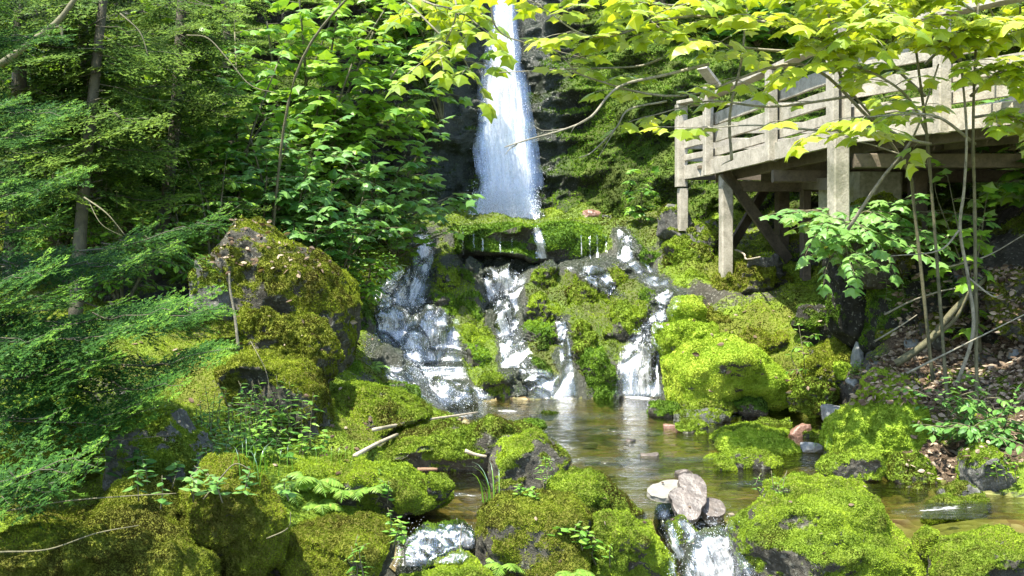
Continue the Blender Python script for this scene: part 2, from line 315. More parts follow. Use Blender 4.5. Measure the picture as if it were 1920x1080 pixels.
moss = np.clip(-.5*bank*sstep(1., 1.4, z1)+.4+.45*N[:, 2]+fbm(V*1.6, 3, 21)*1.1-.05*casc+casc*(N[:, 2]-.5)*.9-lit*.3, 0, 1)*sstep(-.05, .05, z)
wm = wet_shade_mask(V); wet = np.maximum(wet*.6, wm); moss = np.clip(moss-wm*.8, 0, 1)
gnd = link('ground', mk_mesh('ground', V, T, M['rock'], {'moss': moss, 'wet': wet, 'litter': lit}))
tag(gnd, 'mossy rocky ravine floor and banks around the stream', 'ground', kind='structure')
GM = tufts(V, T, N, moss*(1-lit*.8), M['moss'], .75, 1., .5)
if GM: link('moss', GM, gnd)
# stream bed sheet just above the ground inside the pool
def bed_poly(name, pts, z0):
    pass
# ------------------------------------------------------------------ cliff
c = [(430, 300, 12.5), (450, 100, 13.2), (600, 400, 12.8), (600, 250, 13.2), (600, 100, 13.6), (600, 0, 14), (750, 400, 13.4), (750, 250, 13.5), (760, 100, 13.8), (760, 0, 14), (815, 380, 13.8), (820, 250, 13.9), (825, 100, 14.1),
     (850, 300, 15), (860, 100, 15.1), (860, 380, 14.9), (940, 400, 15.2), (950, 200, 15.3), (945, 10, 15.5), (1010, 380, 15.1), (1010, 200, 15.1), (1050, 380, 14.6), (1060, 200, 14.9), (1060, 50, 15.3), (1150, 380, 14), (1150, 250, 14.6),
     (1150, 100, 15.1), (1230, 340, 13.3), (1230, 250, 13.9), (1230, 150, 14.6), (1250, 30, 15.5), (1350, 380, 13), (1350, 250, 13.6), (1350, 100, 15), (1500, 380, 12.6), (1500, 250, 13.6), (1500, 50, 16), (1700, 400, 11.2), (1700, 250, 12.8),
     (1700, 50, 15.5), (1900, 400, 10), (1900, 250, 11.8), (1900, 50, 14.5), (2200, 400, 9), (2200, 0, 13.5), (300, 400, 11.9), (300, 200, 13.2), (300, 0, 14.7), (0, 400, 11.3), (0, 200, 12.7), (0, 0, 14.2), (-400, 400, 10), (-400, 0, 13),
     (940, -400, 16.5), (400, -400, 16), (1500, -300, 18), (0, -400, 17), (2200, -300, 16), (960, 520, 14.8), (600, 520, 12.6), (300, 520, 11.4), (1300, 480, 12.9), (1700, 500, 10.8), (1150, 480, 13.8), (0, 520, 11)]
c = np.array([P(*q) for q in c]); CR = Rbf(c[:, [0, 2]], c[:, 1])
def cliff_y(x, z):
    q = np.stack([x, z], 1); y = CR(q); p = np.stack([x, y, z], 1)
    mid = np.exp(-((x+.1)/.55)**2)
    return y+(fbm(p*.8, 4, 31)*.55+(ridged(p*np.array([1.1, 1.1, 1.7]), 5, 35)-.3)*-.42+(ridged(p*3.3, 3, 39)-.3)*-.12)*(1-.6*mid)
xs = np.linspace(-11, 11, 520); zs = np.linspace(1., 10, 360); XX, ZZ = np.meshgrid(xs, zs); x = XX.ravel(); z = ZZ.ravel(); y = cliff_y(x, z)
top = 10-3.4*sstep(2.2, 5, x)+fbm(np.stack([x, 0*x, 0*x], 1)*.9, 3, 2)*.5   # the gorge rim drops to the right
lean = np.maximum(z-top, 0); z2 = np.minimum(z, top+lean*.15); y = y+lean*1.6
V = np.stack([x, y, z2], 1); T = grid_tris(len(zs), len(xs)); N = normals(V, T)
px = 960+F*x/y
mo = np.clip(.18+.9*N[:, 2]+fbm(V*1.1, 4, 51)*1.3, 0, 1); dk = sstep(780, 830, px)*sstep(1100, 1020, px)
mo = np.clip(mo-.3*dk-.55*sstep(1380, 1480, px)*sstep(3., 2.6, V[:, 2])+.35*sstep(1040, 1120, px)+.15*sstep(500, 300, px), 0, 1)  # moss also thinned below the platform, darkening the wall as its shade
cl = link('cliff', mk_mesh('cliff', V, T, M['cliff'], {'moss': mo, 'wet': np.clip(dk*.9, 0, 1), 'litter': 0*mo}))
tag(cl, 'dark wet mossy rock wall enclosing the waterfall', 'cliff', kind='structure')
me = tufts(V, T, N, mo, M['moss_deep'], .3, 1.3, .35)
if me: link('moss', me, cl)
# ------------------------------------------------------------------ boulders
def rock_shape(seed, level, ang, planes=14):
    """unit rock: a rounded polytope, radius per direction"""
    D, T = ico(level); r = np.random.default_rng(seed)
    n = r.normal(0, 1, (planes, 3)); n /= np.linalg.norm(n, axis=1, keepdims=True); n = np.concatenate([n, np.eye(3), -np.eye(3)]); d = np.concatenate([r.uniform(.72, 1.05, planes), np.ones(6)])
    q = np.maximum(D@n.T, 1e-3)/d; k = 4+14*ang
    rad = 1/((q**k).sum(1)**(1/k)); return D, T, rad
def boulder(label, Y, box=None, poly=None, depth=.8, moss=.75, ang=.5, mat='rock', seed=None, rough=1., sink=.22, name='boulder', cat='boulder', group=None, wet=0., fuzz=1., tone=.45, lump=1., tmat=None):
    global _bs
    seed = seed if seed is not None else _bs; _bs += 1
    if poly: xs_ = [p[0] for p in poly]; ys_ = [p[1] for p in poly]; box = (min(xs_), min(ys_), max(xs_), max(ys_))
    x0, y0, x1, y1 = box; w = (x1-x0)/F*Y; h = (y1-y0)/F*Y
    lv = 7 if max(w, h) > .75 and Y < 9 else 6 if max(w, h)*1000/Y > 45 else 5
    D, T, rad = rock_shape(seed, lv, ang)
    dm = max(w, h) if poly is None else max(w, h)*.9
    dep = depth*(w*.6+h*.4)
    if poly:
        cx, cy = (x0+x1)/2, (y0+y1)/2
        pts = np.array([((a-cx)/F*Y, (cy-b)/F*Y) for a, b in poly]); th = np.linspace(-math.pi, math.pi, 361); R = np.zeros(361)
        cen = pts.mean(0)*.6; pts = pts-cen
        for i, t_ in enumerate(th):
            u = np.array([math.cos(t_), math.sin(t_)]); best = 0
            for j in range(len(pts)):
                a, b = pts[j], pts[(j+1) % len(pts)]; e = b-a; den = u[0]*e[1]-u[1]*e[0]
                if abs(den) < 1e-9: continue
                s_ = (a[0]*e[1]-a[1]*e[0])/den; q = (a[0]*u[1]-a[1]*u[0])/den
                if s_ > 0 and -1e-6 <= q <= 1+1e-6: best = max(best, s_)
            R[i] = best
        R = np.convolve(np.concatenate([R[-6:-1], R, R[1:6]]), np.ones(5)/5, 'same')[5:-5]
        ang_ = np.arctan2(D[:, 2], D[:, 0]); rr = np.interp(ang_, th, R); s_ = np.sqrt(D[:, 0]**2+D[:, 2]**2)
        sp = s_**.75; dirx = D[:, 0]/np.maximum(s_, 1e-6); dirz = D[:, 2]/np.maximum(s_, 1e-6)
        j = (rad/rad.mean())**.5*1.03
        V = np.stack([dirx*rr*sp+cen[0], D[:, 1]*dep*.5*rad/rad.mean(), dirz*rr*sp+cen[1]], 1)*np.stack([np.ones(len(j)), j, np.ones(len(j))], 1)
        zb = V[:, 2].min(); V[:, 2] = np.where(V[:, 2] < zb*.5, V[:, 2]-(zb*.5-V[:, 2])*sink*2, V[:, 2])
        cen3 = P(cx, cy, Y)
    else:
        V = D*rad[:, None]; mn, mx = V.min(0), V.max(0); V = (V-(mn+mx)/2)/(mx-mn)
        h2 = h*(1+sink); V = V*np.array([w, dep, h2]); V[:, 2] -= h*sink/2
        cen3 = P((x0+x1)/2, (y0+y1)/2, Y)
    V = V+cen3; V[:, 1] += dep*.25
    N = normals(V, T); a = .055*dm*rough; f = 2.2/max(dm, .05)
    V = V+N*(fbm(V*f, 4, seed)*a*1.6+(ridged(V*f*1.7, 4, seed+3)-.35)*a*1.)[:, None]
    N = normals(V, T)
    m = np.clip(moss+.75*(N[:, 2]-.25)+fbm(V*(2.5/max(dm, .2)), 4, seed+9)*1.+fbm(V*(9/max(dm, .3)), 3, seed+19)*.7, 0, 1)
    la = min(.03, dm*.045)*lump*sstep(.3, .7, m); f2 = max(6, min(16, 5/dm))
    V = V+N*(la*(-.15+np.abs(fbm(V*f2, 3, seed+5))*1.5+.28*fbm(V*f2*4, 2, seed+6)))[:, None]
    fr = V[:, 2] > V[:, 2].min()+.12*(V[:, 2].max()-V[:, 2].min()); Q = V[fr]; qx = 960+F*Q[:, 0]/Q[:, 1]; mx_ = (qx.min()+qx.max())/2
    V[:, 0] = cen3[0]+(V[:, 0]-(mx_-960)/F*cen3[1])*((x1-x0)/(qx.max()-qx.min())); qy = (HY-F*(V[:, 2]-CZ)/V[:, 1]).min(); V[:, 2] -= (y0-qy)/F*Y
    N = normals(V, T)
    loc = np.array([cen3[0], cen3[1]+dep*.25, V[:, 2].min()])
    if name == 'cascade_rock': wm_ = wet_shade_mask(V); m = np.clip(m-wm_*.8, 0, 1); wet = np.maximum(wet*.5, wm_)
    A = {'moss': m, 'wet': np.zeros(len(V))+wet, 'litter': np.zeros(len(V))}
    o = link(name, mk_mesh(name, V-loc, T, M[mat], A), loc=loc); tag(o, label, cat, group)
    if fuzz:
        me = tufts(V, T, N, m, M[tmat or MT[mat]], fuzz*1.2, 1., tone, loc=loc)
        if me: link('moss', me, o)
    return o
_bs = 100
B = boulder
# left bank
B('huge mossy boulder with a dark overhanging face at the left of the cascade', 8.4, poly=[(388, 500), (392, 440), (425, 406), (460, 410), (520, 440), (600, 468), (650, 500), (678, 540), (672, 600), (668, 650), (640, 690), (560, 665), (480, 600), (430, 570)], moss=.3, ang=.8, mat='olive', depth=1., rough=1.2, tone=.5)
B('bare grey upright rock leaning against the left side of the huge overhanging boulder', 7.9, poly=[(352, 510), (370, 478), (392, 482), (425, 520), (440, 590), (360, 590)], moss=.15, mat='bare', ang=.6)
B('knobbly mossy ridge rock running below the huge overhanging boulder', 7.6, poly=[(440, 590), (470, 574), (500, 576), (530, 602), (580, 605), (625, 635), (645, 665), (635, 700), (600, 715), (540, 690), (470, 665)], moss=.75, mat='olive', ang=.4, rough=2.2, depth=.7)
B('mossy block with a steep brown front above the leafy herbs', 7., poly=[(400, 690), (440, 655), (500, 655), (580, 680), (615, 715), (622, 780), (630, 840), (585, 850), (545, 790), (500, 760), (430, 750)], moss=.55, mat='olive', ang=.9, depth=1.1, sink=.3)
B('low mossy slab sloping down to the foot of the left cascade', 7.8, poly=[(600, 770), (612, 722), (650, 712), (720, 730), (812, 772), (760, 795), (715, 815), (700, 850), (630, 858)], moss=.9, mat='rock', ang=.4, depth=1.3, tone=.55)
B('small round bright moss cushion wedged beside the huge overhanging boulder', 8.8, box=(632, 675, 682, 720), moss=1, mat='deep', ang=.1, tone=.7)
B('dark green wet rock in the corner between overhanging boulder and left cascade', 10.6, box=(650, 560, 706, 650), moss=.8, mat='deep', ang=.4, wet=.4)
B('grey-footed mossy slab lying across the stream below the driftwood', 7.0, poly=[(690, 860), (720, 825), (760, 812), (860, 786), (955, 778), (1000, 795), (960, 830), (920, 862), (850, 885), (730, 885)], moss=.55, mat='rock', ang=.3, depth=1.1, sink=.3)
B('thin green moss tongue at the water edge beyond the driftwood slab', 7.9, box=(960, 784, 1025, 802), moss=1, mat='deep', ang=.2, tone=.7)
B('undercut pedestal boulder with yellow moss on its right shoulder in the middle of the stream', 6.3, poly=[(915, 845), (935, 812), (985, 803), (1005, 800), (1072, 848), (1062, 880), (1030, 905), (985, 903), (950, 900), (922, 905), (914, 880)], moss=.02, mat='rock', ang=.95, depth=.9, sink=.1, rough=.8, tone=.55)
B('small dark stone under the pedestal boulder', 6.1, box=(925, 898, 985, 940), moss=.5, ang=.3)
B('rounded brown and green mossy mound filling the bottom centre of the foreground', 5.1, poly=[(890, 1000), (905, 945), (940, 925), (1010, 918), (1080, 925), (1108, 965), (1110, 1040), (1080, 1090), (960, 1100), (890, 1085)], moss=.62, mat='olive', ang=.3, depth=1., sink=.4, tone=.5)
B('mossy mound behind the bottom centre mound and beside the stepping stones', 5.7, poly=[(1015, 930), (1030, 890), (1080, 876), (1130, 880), (1175, 910), (1212, 945), (1190, 985), (1100, 995), (1030, 980)], moss=.9, mat='rock', ang=.3, depth=1., sink=.5)
B('bright mossy rock on the left bank of the lower right rapids', 5.2, poly=[(1090, 1000), (1120, 960), (1180, 955), (1228, 985), (1245, 1020), (1268, 1060), (1270, 1110), (1100, 1110), (1085, 1050)], moss=1., mat='rock', ang=.4, depth=1., sink=.5, tone=.6, rough=1.5)
B('broad mossy boulder beside the rapids, largest in the right foreground', 4.95, poly=[(1362, 1000), (1372, 960), (1430, 925), (1500, 900), (1570, 888), (1630, 890), (1668, 925), (1690, 960), (1725, 1010), (1735, 1050), (1715, 1085), (1600, 1095), (1450, 1090), (1385, 1050)], moss=.6, mat='rock', ang=.7, depth=1., sink=.3, tone=.5, rough=1.1)
B('grey-green mossy boulder cropped by the bottom right corner', 4.7, poly=[(1740, 1060), (1765, 1010), (1810, 985), (1880, 985), (1960, 1000), (1980, 1100), (1750, 1110)], moss=.65, mat='rock', ang=.5, depth=1., sink=.4)
B('small moss lump between the two right foreground boulders', 5.4, box=(1702, 985, 1762, 1045), moss=1, ang=.2, tone=.6)
B('long flat mossy stone lying in the right side stream', 6., box=(1726, 925, 1858, 962), moss=.8, ang=.5, depth=.6)
B('grey boulder with a yellow moss cap at the right edge of the stream', 6.3, poly=[(1797, 880), (1800, 842), (1835, 828), (1870, 840), (1915, 880), (1918, 915), (1890, 938), (1810, 930)], moss=.2, mat='bare', ang=.9, depth=.9, tone=.55)
B('dark stone at the foot of the yellow-capped grey boulder', 6.2, box=(1755, 900, 1850, 945), moss=.1, mat='bare', ang=.7)
B('grey slanted stone behind the yellow-capped boulder at the frame edge', 6.6, box=(1880, 840, 1960, 905), moss=.2, mat='bare', ang=.8)
B('smooth oval mossy rock lying in front of the tall moss bank', 6.6, poly=[(1530, 868), (1560, 848), (1610, 834), (1650, 838), (1662, 862), (1645, 885), (1590, 893), (1540, 888)], moss=.85, mat='rock', ang=.3, depth=.8, tone=.6)
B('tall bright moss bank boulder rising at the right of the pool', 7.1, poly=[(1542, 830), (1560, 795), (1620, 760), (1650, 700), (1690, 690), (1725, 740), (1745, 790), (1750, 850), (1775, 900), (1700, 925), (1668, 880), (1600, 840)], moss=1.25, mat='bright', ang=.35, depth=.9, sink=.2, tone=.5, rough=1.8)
B('dark-fronted mossy rock at the lower foot of the tall moss bank', 6.6, poly=[(1655, 890), (1680, 845), (1730, 850), (1765, 880), (1770, 915), (1700, 930)], moss=.6, mat='rock', ang=.4, depth=.7)
B('flat-topped bright moss rock in the right part of the pool', 7.5, poly=[(1340, 835), (1350, 810), (1400, 800), (1450, 812), (1500, 838), (1506, 852), (1470, 868), (1360, 862)], moss=1.25, mat='bright', ang=.5, depth=1., tone=.45)
B('lower green rock attached in front of the flat-topped bright moss rock', 7., poly=[(1338, 870), (1345, 848), (1385, 838), (1440, 838), (1470, 858), (1465, 880), (1400, 888)], moss=.85, mat='rock', ang=.4, depth=.7, tone=.55)
B('tiny green moss ball at the pool edge of the flat-topped moss rock', 6.9, box=(1338, 864, 1382, 888), moss=1, ang=.1, tone=.6)
B('thin moss tip at the left end of the flat-topped moss rock', 7.3, box=(1318, 850, 1350, 872), moss=1, ang=.2, tone=.7)
B('dark mossy lump at the left end of the stone bar across the pool', 9.2, box=(1214, 750, 1280, 780), moss=.8, mat='deep', ang=.4)
B('mossy middle stone of the low bar across the pool', 9.2, box=(1268, 744, 1385, 766), moss=.85, ang=.4, depth=.7)
B('dark mossy right end of the low stone bar across the pool', 9.2, box=(1370, 741, 1442, 770), moss=.6, mat='deep', ang=.4)
B('wet grey flat stone in front of the low stone bar', 8.9, box=(1262, 764, 1372, 788), moss=.1, mat='bare', ang=.6, wet=.7, depth=.8)
B('flat moss skin stone just breaking the pool surface', 8., box=(1330, 790, 1480, 812), moss=.75, ang=.3, depth=.8, tone=.6)
B('low weedy stone in the pool under the bright mound', 8.4, box=(1265, 786, 1330, 806), moss=.5, ang=.4)
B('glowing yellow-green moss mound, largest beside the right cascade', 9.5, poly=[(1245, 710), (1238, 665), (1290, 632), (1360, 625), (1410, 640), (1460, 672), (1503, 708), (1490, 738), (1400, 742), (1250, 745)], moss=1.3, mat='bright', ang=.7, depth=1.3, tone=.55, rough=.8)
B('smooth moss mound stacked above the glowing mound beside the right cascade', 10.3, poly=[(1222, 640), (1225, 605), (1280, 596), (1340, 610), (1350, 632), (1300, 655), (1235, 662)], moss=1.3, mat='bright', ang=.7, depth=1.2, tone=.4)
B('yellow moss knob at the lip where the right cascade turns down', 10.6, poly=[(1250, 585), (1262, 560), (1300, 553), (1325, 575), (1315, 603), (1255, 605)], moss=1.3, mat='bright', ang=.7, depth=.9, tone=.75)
B('green moss shoulder behind the yellow knob', 10.8, box=(1310, 566, 1436, 626), moss=.9, mat='olive', ang=.4, depth=1., tone=.65)
B('lumpy moss shelf above the right end of the glowing mound', 10.2, poly=[(1380, 640), (1400, 615), (1470, 612), (1500, 650), (1520, 700), (1480, 700), (1420, 668)], moss=.9, mat='olive', ang=.5, depth=.9, tone=.7, rough=1.6)
B('knobbly mossy outcrop below the platform front post', 11.2, poly=[(1320, 570), (1335, 500), (1380, 485), (1440, 475), (1485, 500), (1500, 560), (1440, 585), (1380, 580)], moss=.65, mat='olive', ang=.7, depth=.9, rough=2.2)
B('pale scarred rock on top of the outcrop below the platform', 11.1, box=(1400, 472, 1470, 515), moss=.1, mat='bare', ang=.9)
B('mossy rock left of the outcrop below the platform', 11.5, box=(1282, 505, 1352, 582), moss=.9, mat='rock', ang=.4)
B('mossy lump cluster stone at the right waterline of the pool', 9.1, poly=[(1472, 745), (1485, 710), (1530, 705), (1575, 725), (1575, 755), (1535, 778), (1480, 770)], moss=.85, ang=.4, depth=.9, rough=1.5, tone=.55)
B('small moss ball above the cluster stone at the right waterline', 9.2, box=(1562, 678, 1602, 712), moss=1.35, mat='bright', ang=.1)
B('slanting ribbed mossy rock between the bright mound and the dark hollow', 9.6, poly=[(1500, 690), (1520, 655), (1570, 625), (1600, 620), (1605, 645), (1570, 690), (1520, 712)], moss=.8, mat='olive', ang=.6, depth=.8)
B('second slanting mossy rock just right of the ribbed one', 9.3, poly=[(1528, 712), (1550, 680), (1595, 650), (1610, 670), (1590, 710), (1550, 722)], moss=.7, mat='olive', ang=.6, depth=.8)
B('dark jagged rock in the hollow below the bank boulder', 9.8, poly=[(1483, 610), (1500, 575), (1560, 560), (1600, 580), (1590, 640), (1530, 645)], moss=.3, mat='cliff', ang=.9)
B('tall dark rock pillar standing beneath the leaning saplings', 9.2, poly=[(1545, 560), (1542, 480), (1560, 430), (1620, 410), (1670, 440), (1690, 520), (1680, 600), (1600, 620), (1560, 610)], moss=.3, mat='cliff', ang=.7, depth=1.)
B('moss-capped boulder carrying the big square platform post', 8.75, poly=[(1545, 470), (1550, 410), (1600, 370), (1660, 360), (1715, 390), (1730, 460), (1700, 520), (1600, 520)], moss=.5, mat='olive', ang=.6, depth=1.)
B('dark green rock wall lump right of the tall dark pillar', 8.8, poly=[(1610, 640), (1625, 540), (1660, 470), (1730, 450), (1790, 500), (1780, 590), (1700, 645)], moss=.5, mat='cliff', ang=.6, depth=.9)
B('rounded grey mossy stone at the bottom of the leaf-covered bank', 9., box=(1620, 645, 1672, 692), moss=.35, mat='bare', ang=.4)
for bx, y_, lb in [((1595, 640, 1622, 684), 9.1, 'upright grey slate shard at the edge of the dark hollow'), ((1698, 676, 1734, 712), 8.4, 'grey slate block on the brown leaf litter'), ((1728, 708, 1786, 730), 8.2, 'thin grey slate slab on the brown leaf litter'),
                   ((1640, 618, 1668, 644), 9.3, 'small grey slate wedge under the dark rock wall'), ((1540, 757, 1622, 792), 8.7, 'flat wet grey ledge stone at the right waterline'), ((1890, 650, 1930, 672), 8., 'grey slate piece near the right edge of the leaf litter'),
                   ((1500, 828, 1545, 846), 7.5, 'small wet grey stone near the tall moss bank')]:
    B(lb, y_, box=bx, moss=-.2, mat='slate', ang=1., name='slate_stone', cat='stone', fuzz=0, lump=0, rough=.5)
B('pink-grey angular boulder perched beside the platform corner post', 12.3, poly=[(1230, 440), (1232, 395), (1255, 382), (1290, 392), (1302, 420), (1290, 450)], moss=-.05, mat='bare', ang=1.)
B('wet grey boulder right of the pink-grey one under the platform', 12.1, box=(1280, 410, 1352, 470), moss=.2, mat='bare', ang=.8)
B('dark mossy boulder beneath the pink-grey boulder', 12., poly=[(1240, 500), (1245, 455), (1290, 440), (1345, 460), (1350, 510), (1290, 530)], moss=.65, mat='rock', ang=.5, rough=1.5)
B('low green moss rock at the foot of the right ledge trickle', 12.3, box=(1182, 470, 1252, 518), moss=.95, mat='deep', ang=.3, tone=.8)
for bx, y_, lb in [((1170, 395, 1235, 425), 13.5, 'flat mossy stone on the shelf right of the waterfall foot'), ((1085, 392, 1130, 412), 14., 'reddish flat stone on the moss shelf near the waterfall foot'), ((1128, 398, 1165, 416), 13.8, 'grey stone on the moss shelf near the waterfall foot')]:
    B(lb, y_, box=bx, moss=.6 if bx[0] == 1170 else -.1, mat='red' if bx[0] == 1085 else 'bare', ang=.7, name='stone', cat='stone', fuzz=0 if bx[0] == 1085 else 1)
# the mossy ledge and the rocks of the cascade
B('long mossy overhanging ledge stretched below the waterfall foot', 12.95, poly=[(822, 470), (826, 432), (860, 416), (940, 412), (1050, 415), (1130, 418), (1165, 436), (1168, 478), (1110, 486), (1000, 484), (900, 482), (830, 486)], moss=.7, mat='deep', ang=.9, depth=1., wet=.2, tone=.6, rough=.7)  # deep green moss, its dark tone also carrying the overhang's shade
cas = [((690, 642, 762, 712), 10.4, 0, 'dark wet rock parting the foot of the left cascade', .9), ((755, 615, 805, 655), 11., .3, 'small wet green knob inside the left cascade', .8), ((728, 522, 765, 560), 12.1, .3, 'dark stone splitting the top of the left cascade', .6),
       ((672, 532, 740, 572), 11.9, .6, 'dark green rock at the upper left of the left cascade', .2), ((862, 480, 912, 542), 12.6, .45, 'dark block under the left part of the ledge', .3), ((800, 492, 870, 560), 12.4, .7, 'green mossy rock between left cascade and the dark block', .1),
       ((850, 545, 920, 600), 12., .9, 'bright moss hump below the dark block', 0), ((800, 545, 862, 602), 12., .5, 'dark mossy rock left of the bright hump', .2), ((855, 605, 936, 660), 11.4, .7, 'mossy rock left of the middle cascade foot', .2),
       ((850, 640, 930, 692), 11., .6, 'dark mossy rock under the middle rock pile', .3), ((890, 695, 972, 748), 10.4, .9, 'moss hump at the pool edge below the left cascade', .1), ((935, 722, 990, 752), 10.2, .5, 'small dark rock at the pool edge beside the moss hump', .4),
       ((950, 668, 1052, 728), 10.7, .9, 'moss hump at the foot of the middle cascade', .1), ((990, 486, 1056, 556), 12.5, .75, 'tilted mossy block right of the middle cascade', 0), ((975, 545, 1062, 608), 12.1, .65, 'broad mossy rock under the tilted block', .1),
       ((960, 600, 1050, 648), 11.6, .5, 'dark rock shelf under the broad mossy rock', .4), ((1060, 512, 1152, 582), 12.2, .85, 'rounded moss rock right of the tilted block', .1), ((1075, 480, 1220, 545), 12.6, .75, 'wide moss slab under the right part of the ledge', .3),
       ((1180, 540, 1292, 596), 11.8, .8, 'flat green slab left of the yellow knob', .4), ((1120, 558, 1240, 640), 11.5, .75, 'large sloping moss rock with a grass tuft on it', .2), ((1055, 598, 1122, 705), 11.2, .75, 'upright olive moss rock right of the middle cascade', .1),
       ((1068, 640, 1170, 744), 10.7, .9, 'tall green moss rock left of the right cascade', .1), ((1030, 600, 1075, 640), 11.7, .5, 'small dark rock between the moss rocks of the cascade', .4), ((1190, 640, 1235, 742), 10.9, .7, 'wet green rock hidden behind the right cascade', .6),
       ((770, 710, 900, 775), 9.8, .5, 'low wet slab under the run-out of the left cascade', .8), ((830, 722, 890, 765), 9.9, .9, 'green moss patch rock on the run-out of the left cascade', .2), ((690, 715, 790, 765), 10., .35, 'wet dark slab behind the low mossy slab', .8),
       ((700, 575, 760, 625), 11.5, .1, 'submerged shoulder rock in the middle of the left cascade', 1), ((770, 570, 850, 640), 11.5, .2, 'broad wet step rock of the left cascade', 1), ((905, 560, 965, 640), 11.8, .2, 'dark wet rock beneath the middle cascade', 1), ((900, 490, 985, 560), 12.5, .1, 'dark wet rock behind the top of the middle cascade', 1),
       ((640, 470, 770, 545), 12., .8, 'mossy hump left of the left cascade top', 0), ((1150, 440, 1215, 500), 12.8, .5, 'dark wet rock behind the right ledge trickle', .8)]
bpy.context.view_layer.update(); DG0 = bpy.context.evaluated_depsgraph_get()
for i, (bx, y_, ms, lb, wt) in enumerate(cas):
    d_ = Vector(P((bx[0]+bx[2])/2, bx[1]+.7*(bx[3]-bx[1]), 1.))-Vector((0, 0, CZ)); h_ = gnd.ray_cast(Vector((0, 0, CZ)), d_.normalized()); y_ = (h_[1].y if h_[0] else y_)+.02*(bx[2]-bx[0])/F*y_
    B(lb, y_, box=bx, moss=ms, ang=.45, mat='rock' if (ms > .6 and i % 3) else 'deep', wet=wt, tone=.6, depth=1.1, rough=2., name='cascade_rock', cat='rock', fuzz=.9 if ms > .25 else .3)
# bottom left mass
B('pointed bare grey rock among the moss at the left foreground', 4.9, poly=[(190, 900), (215, 800), (250, 772), (330, 765), (375, 800), (400, 850), (395, 930), (300, 960)], moss=.3, mat='bare', ang=.9, depth=.9, sink=.2)
B('mossy overhanging boulder right of the pointed grey rock', 4.4, poly=[(330, 900), (380, 850), (440, 850), (500, 900), (542, 960), (530, 1010), (490, 1050), (400, 1040), (340, 980)], moss=1.6, mat='olive', ang=.4, depth=.9, rough=1.4)
B('dark brown mossy bank mass filling the bottom left corner', 4.1, poly=[(-80, 1000), (0, 930), (120, 915), (260, 890), (380, 960), (430, 1030), (440, 1110), (-80, 1120)], moss=1.5, mat='olive', ang=.4, depth=.9, rough=1.4, tone=.5, sink=.3)
B('dark mossy boulder under the fir boughs at the left edge', 5.2, poly=[(-60, 900), (-40, 790), (60, 745), (170, 745), (215, 800), (215, 880), (120, 920), (0, 930)], moss=1.4, mat='olive', ang=.4, depth=.8, rough=1.4, tone=.5)
B('long mossy slope rock with ferns right of the overhanging mossy boulder', 5.65, poly=[(500, 900), (560, 860), (640, 850), (720, 862), (790, 890), (850, 925), (830, 945), (770, 960), (730, 990), (600, 980), (520, 965)], moss=.85, mat='rock', ang=.3, depth=.6, sink=.05, tone=.5)
B('brownish mossy foreground rock left of the small lower fall', 4.7, poly=[(480, 1040), (540, 980), (620, 960), (700, 975), (745, 1000), (735, 1050), (700, 1110), (480, 1120)], moss=.65, mat='olive', ang=.4, depth=1., sink=.3, tone=.5)
B('bright green moss point beside the little channel', 5.6, box=(800, 885, 852, 925), moss=1, ang=.3, tone=.7)
B('mossy rock with grey top at the bottom edge below the small lower fall', 4.6, poly=[(710, 1090), (740, 1062), (820, 1052), (900, 1058), (960, 1080), (970, 1120), (710, 1130)], moss=.55, mat='rock', ang=.4, depth=.9)
B('low mossy stone just above the bottom edge right of the small lower fall', 4.95, box=(815, 1030, 900, 1070), moss=.9, ang=.4)
B('grey wet step rock under the small lower fall', 5.35, poly=[(760, 1000), (790, 975), (870, 975), (900, 1000), (895, 1060), (780, 1070), (740, 1060)], moss=.0, mat='cliff', ang=.7, wet=1, depth=.9)
B('dark rock in the middle of the lower right rapids', 5.3, poly=[(1248, 985), (1280, 965), (1320, 1000), (1325, 1045), (1280, 1050), (1255, 1020)], moss=.1, mat='rock', ang=.7, wet=.8)
B('submerged boulder under the lower right rapids', 5.2, box=(1270, 985, 1400, 1100), moss=-.1, mat='rock', ang=.6, wet=1, fuzz=0)
B('dark sill rock under the stepping stones', 5.75, box=(1225, 935, 1370, 1010), moss=0, mat='rock', ang=.6, wet=1, fuzz=0)
rq = np.random.default_rng(11)
B('mossy hummock on the right bank above the fallen pole', 8.5, poly=[(1700, 640), (1720, 580), (1780, 550), (1840, 570), (1850, 620), (1780, 650)], moss=.7, mat='olive', ang=.4, depth=.8, rough=2.)
B('mossy rock at the lower end of the fallen pole', 8.5, box=(1610, 665, 1700, 730), moss=.9, mat='olive', ang=.4, rough=2.)
B('mossy dark rock on the right bank at the frame edge', 7.9, box=(1850, 500, 1960, 600), moss=.6, mat='olive', ang=.6, rough=2.)
B('dark slab jutting from the leaf litter by the thin slate slab', 8., box=(1740, 690, 1850, 735), moss=.2, mat='bare', ang=.9)
for i in range(26):
    px_ = rq.uniform(1600, 1915); py_ = rq.uniform(470, 760); d_ = Vector(P(px_, py_, 1.))-Vector((0, 0, CZ)); h_ = gnd.ray_cast(Vector((0, 0, CZ)), d_.normalized())
    if not h_[0] or h_[1].y < 6.5: continue
    s_ = rq.uniform(12, 34); m_ = ['slate', 'bare', 'cliff', 'olive'][i % 4]
    B({'slate': 'grey slate chip scattered on the brown right bank', 'bare': 'grey rock chunk scattered on the brown right bank', 'cliff': 'dark rock chunk scattered on the brown right bank', 'olive': 'mossy rock chunk scattered on the brown right bank'}[m_], h_[1].y, box=(px_-s_, py_-s_*.6, px_+s_, py_+s_*.4), moss=.7 if m_ == 'olive' else -.1, mat=m_, ang=1., name='bank_stone', cat='stone', group=m_.replace('cliff', 'dark').replace('bare', 'grey rock')+' stones scattered on the right bank', fuzz=1 if m_ == 'olive' else 0, rough=.8)
